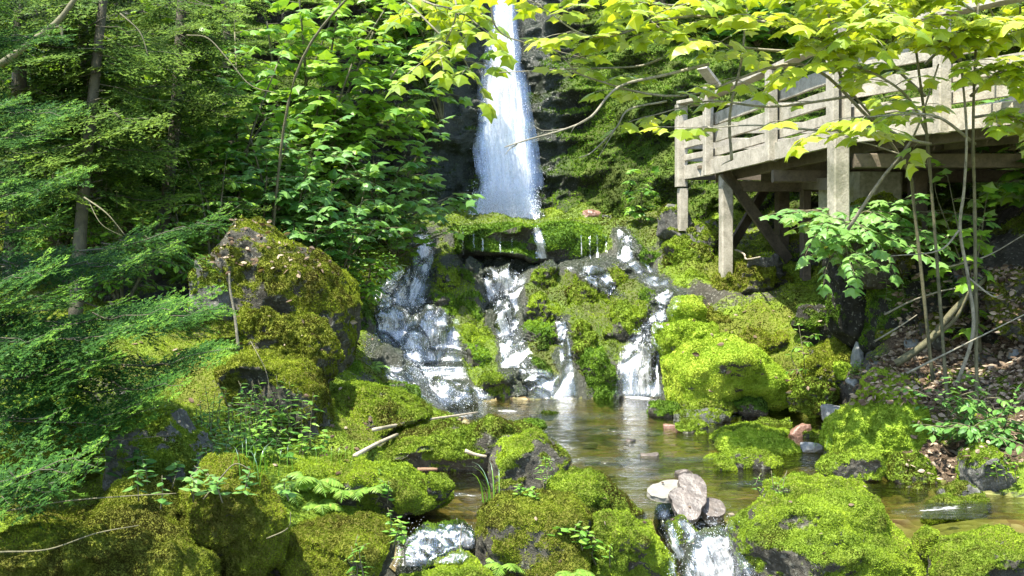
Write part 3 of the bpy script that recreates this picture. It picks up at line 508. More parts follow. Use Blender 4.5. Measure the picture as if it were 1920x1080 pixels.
# stepping stones and loose stones
def slab(label, pts, Y, th, mat, name='flat_stone', tilt=20., seed=0):
    """flat stone lying on a tilted plane: its outline and its real thickness"""
    cx, cy = np.mean([p[0] for p in pts]), np.mean([p[1] for p in pts]); c0 = P(cx, cy, Y); b = math.radians(tilt); nrm = np.array([0, -math.sin(b), math.cos(b)]); u = np.array([1., 0, 0]); v = np.array([0, math.cos(b), math.sin(b)]); E = np.array([0, 0, CZ]); q = []
    for a_, b_ in pts:
        d = P(a_, b_, 1.)-E; t_ = ((c0-E)@nrm)/(d@nrm); h_ = E+d*t_-c0; q.append((h_@u, h_@v))
    q = np.array(q); th_ = np.arctan2(q[:, 1], q[:, 0]); rr = np.hypot(q[:, 0], q[:, 1]); o_ = np.argsort(th_); th_ = th_[o_]; rr = rr[o_]; th_ = np.concatenate([th_-2*math.pi, th_, th_+2*math.pi]); rr = np.tile(rr, 3)
    D, T = ico(5); a_ = np.arctan2(D[:, 1], D[:, 0]); s_ = np.hypot(D[:, 0], D[:, 1]); f = np.minimum(s_*1.25, 1.)**.8*np.interp(a_, th_, rr); dz = np.sign(D[:, 2])*np.minimum(np.abs(D[:, 2])*2.5, 1)*th/2-th/2
    V = c0+u*(f*np.cos(a_))[:, None]+v*(f*np.sin(a_))[:, None]+nrm*dz[:, None]; V = c0+(V-c0)*(1+.13*fbm((V-c0)*14, 3, seed+2))[:, None]; N = normals(V, T); V = V+N*(fbm(V*14, 3, seed)*.006)[:, None]
    loc = np.array([c0[0], c0[1], V[:, 2].min()]); z0 = np.zeros(len(V)); o = link(name, mk_mesh(name, V-loc, T, M[mat], {'moss': z0-.3, 'wet': z0, 'litter': z0}), loc=loc); tag(o, label, 'stone'); return o
slab('pale flat stepping stone resting over the outlet of the pool', [(1215, 915), (1235, 906), (1285, 903), (1290, 915), (1270, 930), (1220, 930)], 5.72, .03, 'pale', tilt=14, seed=3)
slab('large brownish pink stepping stone tilted towards the camera', [(1271, 893), (1283, 888), (1308, 889), (1322, 905), (1326, 925), (1317, 950), (1307, 972), (1292, 977), (1268, 957), (1262, 937), (1254, 925), (1276, 913), (1272, 902)], 5.6, .045, 'pink', tilt=40, seed=4)
slab('small squarish brown stone at the right end of the stepping stones', [(1320, 960), (1328, 934), (1350, 938), (1346, 968)], 5.6, .06, 'pink', tilt=35, seed=5)
for bx, y_, lb, mt in [((1243, 794, 1284, 810), 8.6, 'reddish brick-like stone in the pool left of the moss rock', 'red'), ((1478, 793, 1522, 816), 8.2, 'brownish red stone in the shallow right part of the pool', 'red'), ((1264, 879, 1302, 894), 6.7, 'flat brown stone in the water behind the stepping stones', 'pink'),
                       ((1170, 822, 1192, 832), 8., 'small brown stone standing in the middle of the pool', 'pink'), ((1200, 848, 1236, 858), 7.4, 'little dark stone breaking the ripples of the pool', 'pink'), ((1385, 725, 1402, 735), 9.3, 'pebble on the low stone bar', 'red')]:
    B(lb, y_, box=bx, moss=-.3, mat=mt, ang=.9, name='stone', cat='stone', fuzz=0, lump=0, rough=.6, sink=.6)
rs = np.random.default_rng(3)
for bx, lb in [((1338, 776, 1400, 790), 'low weedy stone left of the tall moss bank, farthest of the shallow ones'), ((1410, 782, 1485, 800), 'flat mossy stone awash near the waterline cluster stone'), ((1296, 808, 1340, 820), 'small mossy stone left of the flat-topped moss rock'),
               ((1500, 806, 1560, 826), 'mossy stone at the foot of the tall moss bank'), ((1690, 905, 1740, 925), 'mossy stone at the mouth of the side stream'), ((1010, 770, 1050, 780), 'little mossy stone near the foot of the upright olive rock'), ((1420, 905, 1470, 918), 'low stone awash behind the broad right boulder'), ((940, 905, 985, 925), 'half-sunk green stone in the left channel')]:
    B(lb, (CZ+.03)*F/(bx[3]-HY), box=bx, moss=.5, ang=.5, name='stone', cat='stone', tone=.5, rough=1.2, sink=.5)
for i in range(70):        # loose stones in the shallows
    a_, b_ = [(1380, 1560), (1020, 1240), (1690, 1900), (1240, 1340), (700, 900)][i % 5]; yy = [(765, 830), (790, 900), (930, 975), (800, 930), (865, 900)][i % 5]
    px_ = rs.uniform(a_, b_); py_ = rs.uniform(*yy); s_ = rs.uniform(7, 17); y_ = (CZ+.1)*F/(py_-HY)
    B('small rounded brown or grey stone lying in the shallow stream bed', y_, box=(px_-s_, py_-s_*.2, px_+s_, py_+s_*.35), moss=-.3, mat=['pink', 'slate', 'red', 'slate'][i % 4] if i % 3 else 'slate', ang=.5, name='pebble', cat='pebble', group='small stones on the shallow stream bed', fuzz=0, lump=0, rough=.6)
# ------------------------------------------------------------------ casting rays onto the rocks
bpy.context.view_layer.update(); DG = bpy.context.evaluated_depsgraph_get()
EYE = Vector((0, 0, CZ))
def hit(px, py):
    d = Vector(P(px, py, 1.))-EYE; d.normalize(); ok, l, n, i, o, m = SC.ray_cast(DG, EYE, d, distance=60)
    return (np.array(l), np.array(n)) if ok else (None, None)
def down(x, y, z=12.):
    ok, l, n, i, o, m = SC.ray_cast(DG, Vector((x, y, z)), Vector((0, 0, -1)))
    return np.array(l) if ok else np.array([x, y, 0.])
# ------------------------------------------------------------------ water
def sheet(name, label, rows, mat, off=.03, dens=1., nu=None, edge=.25, nv=None, cat='water', parent=None, ydep=None, free=.0, uvseed=0., topfade=.06, botfade=.03):
    """water draped over the rocks: rows = (row, left, right[, depth]) from top to bottom"""
    R = np.array([r[:3] for r in rows], float); t_ = np.linspace(0, 1, len(R)); nv = nv or int(max(30, (R[-1, 0]-R[0, 0])/2.2)); nu = nu or int(max(16, (R[:, 2]-R[:, 1]).max()/2.2))
    tt = np.linspace(0, 1, nv); yy = np.interp(tt, t_, R[:, 0]); L = np.interp(tt, t_, R[:, 1]); Rr = np.interp(tt, t_, R[:, 2])
    V = np.zeros((nv, nu, 3)); Yd = np.zeros((nv, nu)); YR = np.interp(tt, t_, [r[3] for r in rows]) if ydep else None
    for i in range(nv):
        for j in range(nu):
            px_ = L[i]+(Rr[i]-L[i])*j/(nu-1); py_ = yy[i]
            if ydep: Yd[i, j] = YR[i]
            else:
                l, n = hit(px_, py_); Yd[i, j] = l[1] if l is not None else np.nan
    if not ydep:
        med = np.nanmedian(Yd, axis=1); 
        for i in range(nv): Yd[i] = np.where(np.isnan(Yd[i]), med[i], Yd[i]); 
        Yd = np.clip(Yd, med[:, None]-.45, med[:, None]+.45)
        for _ in range(3):      # smooth the depth a little, always staying in front of the rock
            K = np.pad(Yd, 1, mode='edge'); av = (K[:-2, 1:-1]+K[2:, 1:-1]+K[1:-1, :-2]+K[1:-1, 2:]+K[1:-1, 1:-1])/5; Yd = np.minimum(Yd, av)
    for i in range(nv):
        for j in range(nu):
            V[i, j] = P(L[i]+(Rr[i]-L[i])*j/(nu-1), yy[i], Yd[i, j]-off)
    dv = np.linalg.norm(np.diff(V, axis=0), axis=2).clip(0, .08); v_ = np.concatenate([np.zeros((1, nu)), np.cumsum(dv, 0)]); v_ = .5*v_+.5*v_.mean(1, keepdims=True)
    wid = (Rr-L)/F*Yd.mean(1); u_ = (np.linspace(0, 1, nu)[None]-.5)*(.4*wid[:, None]+.6*wid.mean())
    W = V.reshape(-1, 3); T = grid_tris(nv, nu)
    e = np.minimum(np.linspace(0, 1, nu), 1-np.linspace(0, 1, nu))[None]/max(edge, .01); e = np.clip(e, 0, 1)*np.ones((nv, 1))
    jag = fbm(W*np.array([5, 5, 1.6]), 4, int(uvseed)+3).reshape(nv, nu)*1.1; vv = np.clip(tt[:, None]/topfade, 0, 1)*np.clip((1-tt[:, None])/botfade, 0, 1)
    dn = (dens(tt)[:, None] if callable(dens) else dens)*np.clip(e+jag*(1-e)*1., 0, 1)*(.25+.75*np.minimum(vv, 1))
    slope = np.abs(np.gradient(V[:, :, 2], axis=0))/np.maximum(np.linalg.norm(np.gradient(V, axis=0), axis=2), 1e-6)
    if not ydep: dn = dn*(.55+.5*sstep(.2, .75, slope))
    W = W+np.array([0, -1, .2])*(fbm(np.stack([W[:, 0]*7, W[:, 1]*3, W[:, 2]*2.2], 1), 3, 77+int(uvseed))*.025)[:, None]
    uv = np.stack([u_.ravel()+uvseed*3.7, v_.ravel()+uvseed], 1)
    o = link(name, mk_mesh(name, W, T, M[mat], {'foamd': dn.ravel()}, uv=uv), parent)
    if label: tag(o, label, cat, kind='structure')
    return o, W, dn.ravel()
def drops(name, W, dn, n, size, up=.06, parent=None, mat='spray'):
    w = np.clip(dn, 0, 2)**2; idx = rng.choice(len(W), n, p=w/w.sum()); p = W[idx]+rng.normal(0, .03, (n, 3))*[1, .6, 1]+np.stack([0*rng.random(n), -rng.random(n)*.04, rng.random(n)*up], 1)
    n_ = n; s = size*.62*rng.uniform(.3, 1.3, n)*p[:, 1]/10; o3 = np.array([[0, 0, 1.9], [1, 0, 0], [-.5, .87, 0], [-.5, -.87, 0], [0, 0, -1.3]]); T0 = np.array([[0, 1, 2], [0, 2, 3], [0, 3, 1], [4, 2, 1], [4, 3, 2], [4, 1, 3]])
    V = (p[:, None]+o3[None]*s[:, None, None]).reshape(-1, 3); T = (np.arange(n)[:, None, None]*5+T0[None]).reshape(-1, 3)
    return link(name, mk_mesh(name, V, T, M[mat]), parent)
t = NT('white_spray'); M['spray'] = t.done(t.mixs(.35, t.bsdf('ShaderNodeBsdfDiffuse', (.88, .92, .96)), t.bsdf('ShaderNodeBsdfTranslucent', (.88, .92, .96))))
wf = None
rows = [(-120, 927, 955, 15.35), (0, 924, 962, 15.2), (60, 921, 966, 15.1), (110, 912, 972, 15.), (160, 905, 984, 14.95), (220, 893, 998, 14.85), (280, 893, 1006, 14.8), (340, 899, 1012, 14.7), (385, 890, 1014, 14.6), (412, 872, 1016, 14.5)]
for k, (dd, dns) in enumerate([(0, 1.12), (.1, .98), (.2, .9)]):
    rr = [(r[0], r[1]-k*3+rs.uniform(-3, 3), r[2]+k*4+rs.uniform(-3, 3), r[3]-dd) for r in rows]
    o, W, dn = sheet('waterfall' if k == 0 else 'water_veil', None, rr, 'fall', ydep=True, dens=dns, nu=70, nv=240, edge=.22, uvseed=k*2.3+1, parent=wf)
    if k == 0: wf = o; tag(o, 'tall narrow white waterfall plunging down the dark cliff', 'waterfall', kind='structure')
    if k == 2: drops('spray', W, dn, 2500, .005, parent=wf)
o, W, dn = sheet('water_veil', None, [(330, 895, 1010, 14.4), (370, 884, 1014, 14.3), (400, 872, 1018, 14.2), (414, 868, 1020, 14.1)], 'cascade', ydep=True, dens=1.08, nu=80, nv=70, edge=.3, uvseed=9, parent=wf, topfade=.6)
drops('spray', W, dn, 5000, .006, up=.28, parent=wf)
def casc(label, rows, dens=1., uvseed=0, mat='cascade', nd=1500, **k):
    o, W, dn = sheet('cascade', label, rows, mat, dens=dens, uvseed=uvseed, **k)
    if nd: drops('spray', W, dn, nd//3, .0055, parent=o)
    o2, _, _ = sheet('water_veil', None, rows, mat, dens=dens*.93, uvseed=uvseed+5, off=k.get('off', .03)+.03, parent=o, **{a: b for a, b in k.items() if a != 'off'})
    return o
casc('left cascade chute falling from the ledge end', [(440, 778, 812), (470, 778, 813), (500, 772, 812), (530, 745, 806), (560, 725, 795), (575, 700, 800)], 1.08, 21)
casc('thin side stream beside the left chute', [(505, 745, 780), (520, 725, 772), (545, 705, 745), (565, 700, 740)], .95, 22, nd=300)
casc('broad fan of white water spreading over the left cascade rocks', [(558, 712, 800), (575, 705, 825), (600, 698, 860), (640, 685, 868), (680, 678, 872), (712, 690, 880)], 0.9, 23, nd=3000, edge=.12, botfade=.2)
casc('strong white lower chute of the left cascade', [(620, 738, 782), (650, 748, 790), (680, 755, 798), (705, 750, 808), (718, 735, 822)], 1.02, 24, botfade=.2)
casc('foaming run-out of the left cascade sliding into the pool', [(708, 705, 850), (725, 720, 900), (745, 760, 925), (765, 800, 940), (778, 840, 935)], .84, 25, edge=.15)
casc('middle cascade threading down between the mossy rocks', [(500, 905, 990), (530, 908, 985), (560, 912, 970), (600, 925, 975), (640, 935, 985), (665, 940, 1000), (690, 935, 1005)], .93, 26, nd=1500)
casc('bright strand of the middle cascade', [(520, 906, 922), (550, 912, 932), (600, 930, 952), (650, 936, 968), (690, 938, 980)], 1.12, 27, nd=600)
casc('short spout dropping over the middle of the ledge', [(425, 997, 1012), (440, 1000, 1018), (460, 1003, 1024), (486, 1004, 1030)], 1.15, 28, nd=200)
casc('short spout dropping over the right end of the ledge', [(430, 1155, 1180), (450, 1160, 1185), (475, 1158, 1188), (492, 1150, 1190)], 1.08, 29, nd=200)
casc('thin water film crossing the slabs right of the middle cascade', [(498, 1055, 1130), (515, 1080, 1150), (535, 1110, 1160), (555, 1140, 1170)], .84, 30, nd=0)
casc('water film sliding from the right ledge to the yellow moss knob', [(490, 1160, 1210), (515, 1190, 1250), (545, 1225, 1280), (575, 1235, 1275), (600, 1222, 1255)], .82, 31, nd=0)
casc('right cascade dropping beside the glowing moss mound', [(585, 1228, 1256), (605, 1205, 1250), (630, 1178, 1245), (660, 1162, 1244), (700, 1156, 1244), (744, 1152, 1250)], .93, 32, nd=1500)
casc('rivulets between the moss humps at the foot of the middle cascade', [(690, 960, 1010), (705, 975, 1070), (725, 980, 1080), (748, 985, 1075)], .82, 33, nd=0)
casc('thin trickle beside the upright olive moss rock', [(600, 1040, 1062), (640, 1048, 1068), (680, 1050, 1075), (742, 1052, 1085)], .8, 34, nd=0)
for i, (a, b) in enumerate([(868, 430), (938, 438), (905, 445), (1090, 440), (1106, 442), (1120, 440), (1136, 440), (888, 432), (960, 436)]):
    sheet('trickle', 'fine trickles hanging from the mossy ledge', [(b, a-2, a+2), (b+20, a-2, a+2), (b+rs.uniform(28, 55), a-2, a+3)], 'cascade', dens=.9, uvseed=40+i, edge=.3, nu=8)[0]['group'] = 'fine trickles hanging from the mossy ledge'
casc('small lower fall at the outlet left of the centre mound', [(985, 750, 800), (1000, 742, 800), (1025, 735, 792), (1050, 725, 790), (1062, 715, 800)], .93, 50, nd=800)
casc('glassy veil over the whole step of the small lower fall', [(982, 755, 890), (1005, 748, 893), (1035, 742, 890), (1058, 735, 880)], .78, 55, nd=0)
casc('thin sheet of water over the right part of the small lower fall', [(985, 850, 890), (1000, 856, 893), (1030, 860, 895)], .88, 51, nd=100)
casc('rushing white rapids pouring down beside the broad right boulder', [(975, 1262, 1385), (1000, 1280, 1375), (1030, 1290, 1385), (1060, 1290, 1410), (1085, 1285, 1430)], 1.02, 52, nd=2500, edge=.15)
casc('narrow white strand left of the dark rock in the rapids', [(945, 1228, 1252), (980, 1238, 1262), (1020, 1248, 1275), (1060, 1252, 1300), (1085, 1255, 1310)], 1.0, 53, nd=800)
# still water of the pool and the side stream
x = np.linspace(-2.6, 5.2, 420); y = np.linspace(5.62, 11.2, 400); XX, YY = np.meshgrid(x, y); q = np.stack([XX.ravel(), YY.ravel(), 0*XX.ravel()], 1)
q[:, 2] = fbm(q*np.array([3, 7, 1]), 3, 5)*.006+.0
pool = link('pool_water', mk_mesh('pool_water', q, grid_tris(400, 420), M['water'])); tag(pool, 'shallow clear brown pool at the foot of the cascade', 'water', kind='structure')
x = np.linspace(-1.3, .1, 80); y = np.linspace(5.45, 5.7, 30); XX, YY = np.meshgrid(x, y); q = np.stack([XX.ravel(), YY.ravel(), 0*XX.ravel()+(YY.ravel()-5.7)*.1+.002], 1)
link('stream_water', mk_mesh('stream_water', q, grid_tris(30, 80), M['water'])); tag(bpy.data.objects['stream_water'], 'thin glassy sheet of water at the left outlet of the pool', 'water', kind='structure')
# lower level water
x = np.linspace(-1.6, 2.2, 150); y = np.linspace(3., 5.6, 120); XX, YY = np.meshgrid(x, y); q = np.stack([XX.ravel(), YY.ravel(), 0*XX.ravel()-.5], 1); q[:, 2] += fbm(q*4, 3, 3)*.02
lw = link('stream_water', mk_mesh('stream_water', q, grid_tris(120, 150), M['water'])); tag(lw, 'lower stream running off below the foreground boulders', 'water', kind='structure')
# ripples and foam lines on the pool
def foam(cx, cy, wpx, hpx, dens, seed):
    n, m = 60, 16; u = np.linspace(-1, 1, n); v = np.linspace(-1, 1, m); UU, VV = np.meshgrid(u, v); pts = []
    for a, b in zip(UU.ravel(), VV.ravel()):
        pts.append(PZ(cx+a*wpx/2, cy+b*hpx/2+6*math.sin(a*2+seed)*hpx/30, .008+seed*.0001))
    pts = np.array(pts); d = dens*np.clip(1.25-np.sqrt(UU**2+VV**2), 0, 1).ravel()
    o = link('foam', mk_mesh('foam', pts, grid_tris(m, n), M['riffle'], {'foamd': d}, uv=pts[:, :2]*1.0)); tag(o, 'streaks of white foam and ripples drifting on the pool', 'foam', kind='structure')
for i, a in enumerate([(1195, 745, 130, 14, 1.45), (950, 768, 110, 14, 1.3), (870, 777, 110, 14, 1.3), (1060, 748, 100, 10, 1.3), (1090, 783, 160, 14, 1.05), (1170, 812, 170, 12, 1.0), (1150, 868, 190, 20, 1.08), (1210, 890, 130, 14, 1.), (1100, 800, 90, 10, 1.), (1300, 860, 120, 14, .95), (1770, 955, 200, 24, 1.2), (1780, 968, 160, 12, 1.1), (880, 930, 70, 8, 1.1), (850, 925, 60, 8, 1.), (1290, 945, 160, 20, 1.1), (1360, 780, 120, 14, 1.1), (1430, 905, 140, 14, .9)]): foam(*a, i)
# bed stones colour: sunken pebbly sheet inside the pool
x = np.linspace(-2.6, 5.2, 200); y = np.linspace(5.4, 11, 200); XX, YY = np.meshgrid(x, y); gz = ground_z(XX.ravel(), YY.ravel()); q = np.stack([XX.ravel(), YY.ravel(), np.where(gz < .0, gz+.02, gz-.05)], 1)
bd = link('stream_bed', mk_mesh('stream_bed', q, grid_tris(200, 200), M['bed'])); tag(bd, 'brown and orange pebbly bed under the pool', 'stream bed', kind='structure')
# ------------------------------------------------------------------ plants
def catmull(pts, n=6):
    pts = np.array(pts, float)
    if len(pts) < 3: return np.array([pts[0]+(pts[-1]-pts[0])*t_ for t_ in np.linspace(0, 1, n)])
    q = np.vstack([2*pts[0]-pts[1], pts, 2*pts[-1]-pts[-2]]); out = []
    for i in range(1, len(q)-2):
        for t_ in np.linspace(0, 1, n, endpoint=False):
            a, b, c_, d_ = q[i-1], q[i], q[i+1], q[i+2]
            out.append(.5*((2*b)+(-a+c_)*t_+(2*a-5*b+4*c_-d_)*t_**2+(-a+3*b-3*c_+d_)*t_**3))
    out.append(q[-2]); return np.array(out)
class Tubes:
    def __init__(s): s.V = []; s.T = []; s.n = 0
    def add(s, pts, r0, r1, k=6, wob=0.):
        pts = np.asarray(pts, float); n = len(pts); tg = np.gradient(pts, axis=0); tg /= np.maximum(np.linalg.norm(tg, axis=1, keepdims=True), 1e-9)
        ref = np.where(np.abs(tg[:, 2:3]) > .9, np.array([[1., 0, 0]]), np.array([[0, 0, 1.]])); a = np.cross(tg, ref); a /= np.linalg.norm(a, axis=1, keepdims=True); b = np.cross(tg, a)
        r = np.linspace(r0, r1, n)*(1+wob*rng.normal(0, 1, n)); an = np.arange(k)/k*2*math.pi
        V = pts[:, None]+(a[:, None]*np.cos(an)[None, :, None]+b[:, None]*np.sin(an)[None, :, None])*r[:, None, None]
        i = np.arange(n-1)[:, None]*k+np.arange(k)[None]; j = np.arange(n-1)[:, None]*k+(np.arange(k)[None]+1) % k; i, j = i.ravel(), j.ravel()
        T = np.concatenate([np.stack([i, j, j+k], 1), np.stack([i, j+k, i+k], 1)])
        cap = np.stack([np.zeros(k-2, int), np.arange(1, k-1), np.arange(2, k)], 1); T = np.concatenate([T, cap+(n-1)*k, cap[:, ::-1]])
        s.V.append(V.reshape(-1, 3)); s.T.append(T+s.n); s.n += n*k
    def build(s, name, mat, parent, loc=(0, 0, 0)):
        return link(name, mk_mesh(name, np.concatenate(s.V)-np.array(loc), np.concatenate(s.T), M[mat]), parent)
def template(half, cz=.4, fold=.3, droop=.25):
    o_ = [(0, 0)]+half+[(0, 1.)]+[(-a, b) for a, b in half[::-1]]; V = [(a, b, -abs(a)*fold-droop*b*b) for a, b in o_]+[(0, cz, -droop*cz*cz+.03), (0, .75, -droop*.56+.02)]
    n = len(o_); h = len(half)+1; T = []
    for i in range(n):
        j = (i+1) % n; m = n+1 if (h-2 <= i <= h+1) else n; T.append((i, j, m))
    T += [(h-2, n+1, n), (n+1, (h+2) % n, n)]
    return np.array(V), np.array(T)
MAPLE = template([(.2, .02), (.42, .08), (.38, .26), (.64, .52), (.42, .55), (.27, .66), (.12, .86)])
OVATE = template([(.2, .15), (.3, .4), (.2, .72)], .35, .3, .3)
LANCE = template([(.08, .15), (.12, .4), (.07, .75)], .35, .2, .35)
SMALL = (np.array([(0, 0, 0), (.32, .45, -.08), (0, 1., -.2), (-.32, .45, -.08), (0, .45, .03)]), np.array([(0, 1, 4), (1, 2, 4), (2, 3, 4), (3, 0, 4)]))
class Leaves:
    def __init__(s): s.p = []; s.d = []; s.u = []; s.s = []; s.t = []
    def add(s, p, d, u, sz, t): s.p.append(p); s.d.append(d); s.u.append(u); s.s.append(sz); s.t.append(t)
    def build(s, name, tpl, mat, parent, loc=(0, 0, 0), widen=1.):
        p, d, u, sz, tt = map(np.array, (s.p, s.d, s.u, s.s, s.t)); n = len(p)
        d = d/np.maximum(np.linalg.norm(d, axis=1, keepdims=True), 1e-9); x = np.cross(d, u); x /= np.maximum(np.linalg.norm(x, axis=1, keepdims=True), 1e-9); z_ = np.cross(x, d)
        V0, T0 = tpl; fl = rng.uniform(.6, 1.5, n)
        V = p[:, None]+(x[:, None]*V0[None, :, 0:1]*widen+d[:, None]*V0[None, :, 1:2]+z_[:, None]*V0[None, :, 2:3]*fl[:, None, None])*sz[:, None, None]
        T = np.arange(n)[:, None, None]*len(V0)+T0[None]; k = np.repeat(np.clip(tt, 0, 1), len(V0))
        return link(name, mk_mesh(name, V.reshape(-1, 3)-np.array(loc), T.reshape(-1, 3), mat if not isinstance(mat, str) else M[mat], {'tint': k}, smooth=False), parent)
UP = np.array([0, 0, 1.])
def leafy_twig(TB, LV, base, dr, ln, leaf, tint=.5, up=.1, droop=.25, pairs=None, r=.004, flat=.25, tj=.22):
    dr = dr/np.linalg.norm(dr); n = 5; t_ = np.linspace(0, 1, n)[:, None]
    side = rng.normal(0, .12, 3); pts = base+dr*ln*t_+UP*(up*t_-droop*t_**2)*ln+side*ln*t_**2
    if TB is not None: TB.add(pts, r, r*.4, 4)
    pairs = pairs or max(2, int(ln/(leaf*.75)))
    for i in range(pairs):
        f_ = (i+.6)/pairs; k = f_*(n-1); a = int(min(k, n-2)); p = pts[a]+(pts[a+1]-pts[a])*(k-a); tg = pts[a+1]-pts[a]; tg /= np.linalg.norm(tg)
        sd = np.cross(tg, UP); sd /= max(np.linalg.norm(sd), 1e-6)
        for s_ in (-1, 1):
            if rng.random() < .1: continue
            d = sd*s_*.8+tg*rng.uniform(.2, .9)+UP*rng.uniform(-.45, .05); u = UP+rng.normal(0, flat, 3)
            LV.add(p+d/np.linalg.norm(d)*leaf*.25, d, u, leaf*rng.uniform(.65, 1.15), tint+rng.normal(0, tj))
    LV.add(pts[-1], pts[-1]-pts[-2]-UP*.01, UP+rng.normal(0, flat, 3), leaf*1.05, tint+rng.normal(0, tj))
def along(pts, f_):
    k = f_*(len(pts)-1); a = int(min(k, len(pts)-2)); return pts[a]+(pts[a+1]-pts[a])*(k-a), pts[a+1]-pts[a]
def leafy_branch(TB, LV, pts, r0, r1, nt, tl, leaf, tint, t0=.15, TW=None, k=6, **kw):
    c_ = catmull(pts); TB.add(c_, r0, r1, k)
    for i in range(nt):
        f_ = t0+(1-t0)*(i+rng.random())/nt; b, tg = along(c_, min(f_, 1)); tg = tg/np.linalg.norm(tg); a = rng.uniform(0, 2*math.pi)
        d = np.array([math.cos(a), math.sin(a)*.8, rng.uniform(-.1, .2)])+tg*.5*(1 if abs(tg[2]) < .7 else .2)
        leafy_twig(TW or TB, LV, b, d, tl*rng.uniform(.5, 1.2), leaf, tint+rng.normal(0, .08), **kw)
    b, tg = along(c_, 1.); leafy_twig(TW or TB, LV, b, tg, tl, leaf, tint, **kw)
def shrub(label, root, tips, leaf, tl, nt, mat='leaf_green', tpl=None, tint=.5, rad=.02, bark='bark', name='leafy_shrub', cat='shrub', group=None, **kw):
    """root (px, py, depth) and stem tips in the same form; depth in metres"""
    r_ = P(*root); g_, _ = (hit(root[0], root[1])); r_ = down(r_[0], r_[1]) if g_ is not None else r_
    e = empty(name, r_, label, cat, group); TB, TW, LV = Tubes(), Tubes(), Leaves()
    if root[0] < 850: nt = int(nt*1.5); leaf = leaf*.84; tint = tint+.08
    for tp in tips:
        q = P(*tp[:3]); mid = (r_+q)/2+np.array([rng.normal(0, .06), rng.normal(0, .06), .06*np.linalg.norm(q-r_)])*np.array([1, 1, 1])
        leafy_branch(TB, LV, [r_-UP*.05, mid, q], rad, rad*.35, int(nt*(tp[3] if len(tp) > 3 else 1)), tl, leaf, tint, TW=TW, **kw)
    TB.build('stem', bark, e, r_); TW.build('twigs', bark, e, r_); LV.build('foliage', tpl or MAPLE, mat, e, r_); return e
# broad-leaved shrubs left of the waterfall
S = shrub
S('tall bright maple bush at top centre-left whose layered leaves droop towards the waterfall', (560, 330, 12.2), [(560, -20, 11.6), (640, -10, 11.4), (700, 60, 11.3), (745, 130, 11.4), (660, 120, 11.2), (500, 40, 11.6), (600, 180, 11.4), (760, 200, 11.5)], .2, .5, 12, tint=.75, rad=.03, flat=.2)
S('maple sapling arching over the dark rock face left of the waterfall', (480, 380, 11.6), [(720, 20, 11.8), (690, 170, 11.6), (620, 40, 11.9), (740, 250, 11.9), (660, 240, 11.5)], .18, .42, 10, tint=.62, flat=.2)
S('dense green shrub with large leaves left of the arching sapling', (430, 440, 10.8), [(400, 120, 11), (450, 180, 10.8), (500, 220, 10.6), (380, 220, 10.6), (520, 120, 11), (440, 60, 11.4)], .17, .42, 11, tint=.4, flat=.25)
S('cool green leafy shrub in the middle of the left bank', (520, 440, 10.6), [(470, 260, 10.2), (540, 260, 10.2), (600, 270, 10.4), (500, 330, 10.), (570, 340, 10.1), (640, 330, 10.4)], .145, .38, 11, mat='leaf_blue', tint=.5)
S('low cool green shrub behind the huge overhanging boulder', (620, 460, 10.8), [(560, 390, 10.3), (620, 380, 10.3), (680, 370, 10.6), (650, 430, 10.3), (700, 430, 10.8), (590, 430, 10)], .13, .32, 9, mat='leaf_blue', tint=.45)
S('pale-leaved shrub reaching right towards the foot of the waterfall', (720, 430, 12.4), [(700, 300, 11.6), (760, 290, 11.8), (790, 350, 12), (840, 370, 12.3), (740, 380, 11.7), (660, 310, 11.3), (800, 260, 12.2)], .165, .36, 6, mat='leaf_blue', tint=.75)
S('small bright shrub hanging over the top of the left cascade', (740, 470, 12.4), [(780, 415, 12), (840, 435, 12), (750, 430, 11.9), (700, 430, 11.6)], .11, .2, 3, mat='leaf_green', tint=.7)
S('dark understory shrub on the slope behind the firs', (330, 440, 11), [(300, 250, 11), (360, 320, 10.6), (250, 330, 11), (330, 150, 11.6)], .14, .4, 9, mat='leaf_green', tint=.25)
S('ground-hugging leafy plant left of the left cascade', (660, 530, 11.2), [(640, 500, 10.9), (690, 480, 11), (720, 510, 11), (680, 540, 10.8), (630, 460, 10.8)], .085, .22, 10, mat='leaf_green', tint=.55, tpl=OVATE)
S('leafy brush on the rim above the dark rock left of the waterfall', (830, 60, 14), [(800, -40, 13.2), (760, -20, 13), (700, -30, 13), (830, -30, 13.5), (640, -40, 13)], .19, .5, 8, mat='leaf_green', tint=.55)
S('tangle of leafy brush on the left slope behind the fir boughs', (120, 430, 10.5), [(60, 250, 10.4), (160, 280, 10.4), (220, 180, 10.8), (20, 330, 10), (120, 120, 11)], .13, .4, 10, mat='leaf_green', tint=.3)
S('bright leafy undergrowth on the slope right above the bare grey upright rock', (400, 470, 9.6), [(330, 400, 9.4), (380, 380, 9.4), (300, 430, 9.), (420, 330, 9.6), (350, 300, 9.8)], .1, .3, 11, mat='leaf_green', tint=.6, tpl=OVATE)
S('leafy undergrowth under the hemlock trunks', (230, 500, 8.8), [(150, 420, 8.7), (220, 400, 8.7), (270, 440, 8.4), (80, 440, 8.5), (200, 340, 9)], .09, .28, 12, mat='leaf_green', tint=.5, tpl=OVATE)
S('maple shrub among the hemlock trunks near the top', (300, 300, 11.4), [(260, 60, 10.6), (320, 90, 10.4), (380, 60, 10.6), (210, 120, 10.4), (290, 170, 10.2), (370, 180, 10.3)], .16, .42, 10, mat='leaf_green', tint=.65)
S('maple shrub behind the fir boughs at the upper left', (100, 380, 10), [(40, 60, 9.6), (110, 30, 9.6), (160, 120, 9.4), (60, 160, 9.4)], .15, .4, 9, mat='leaf_green', tint=.55)
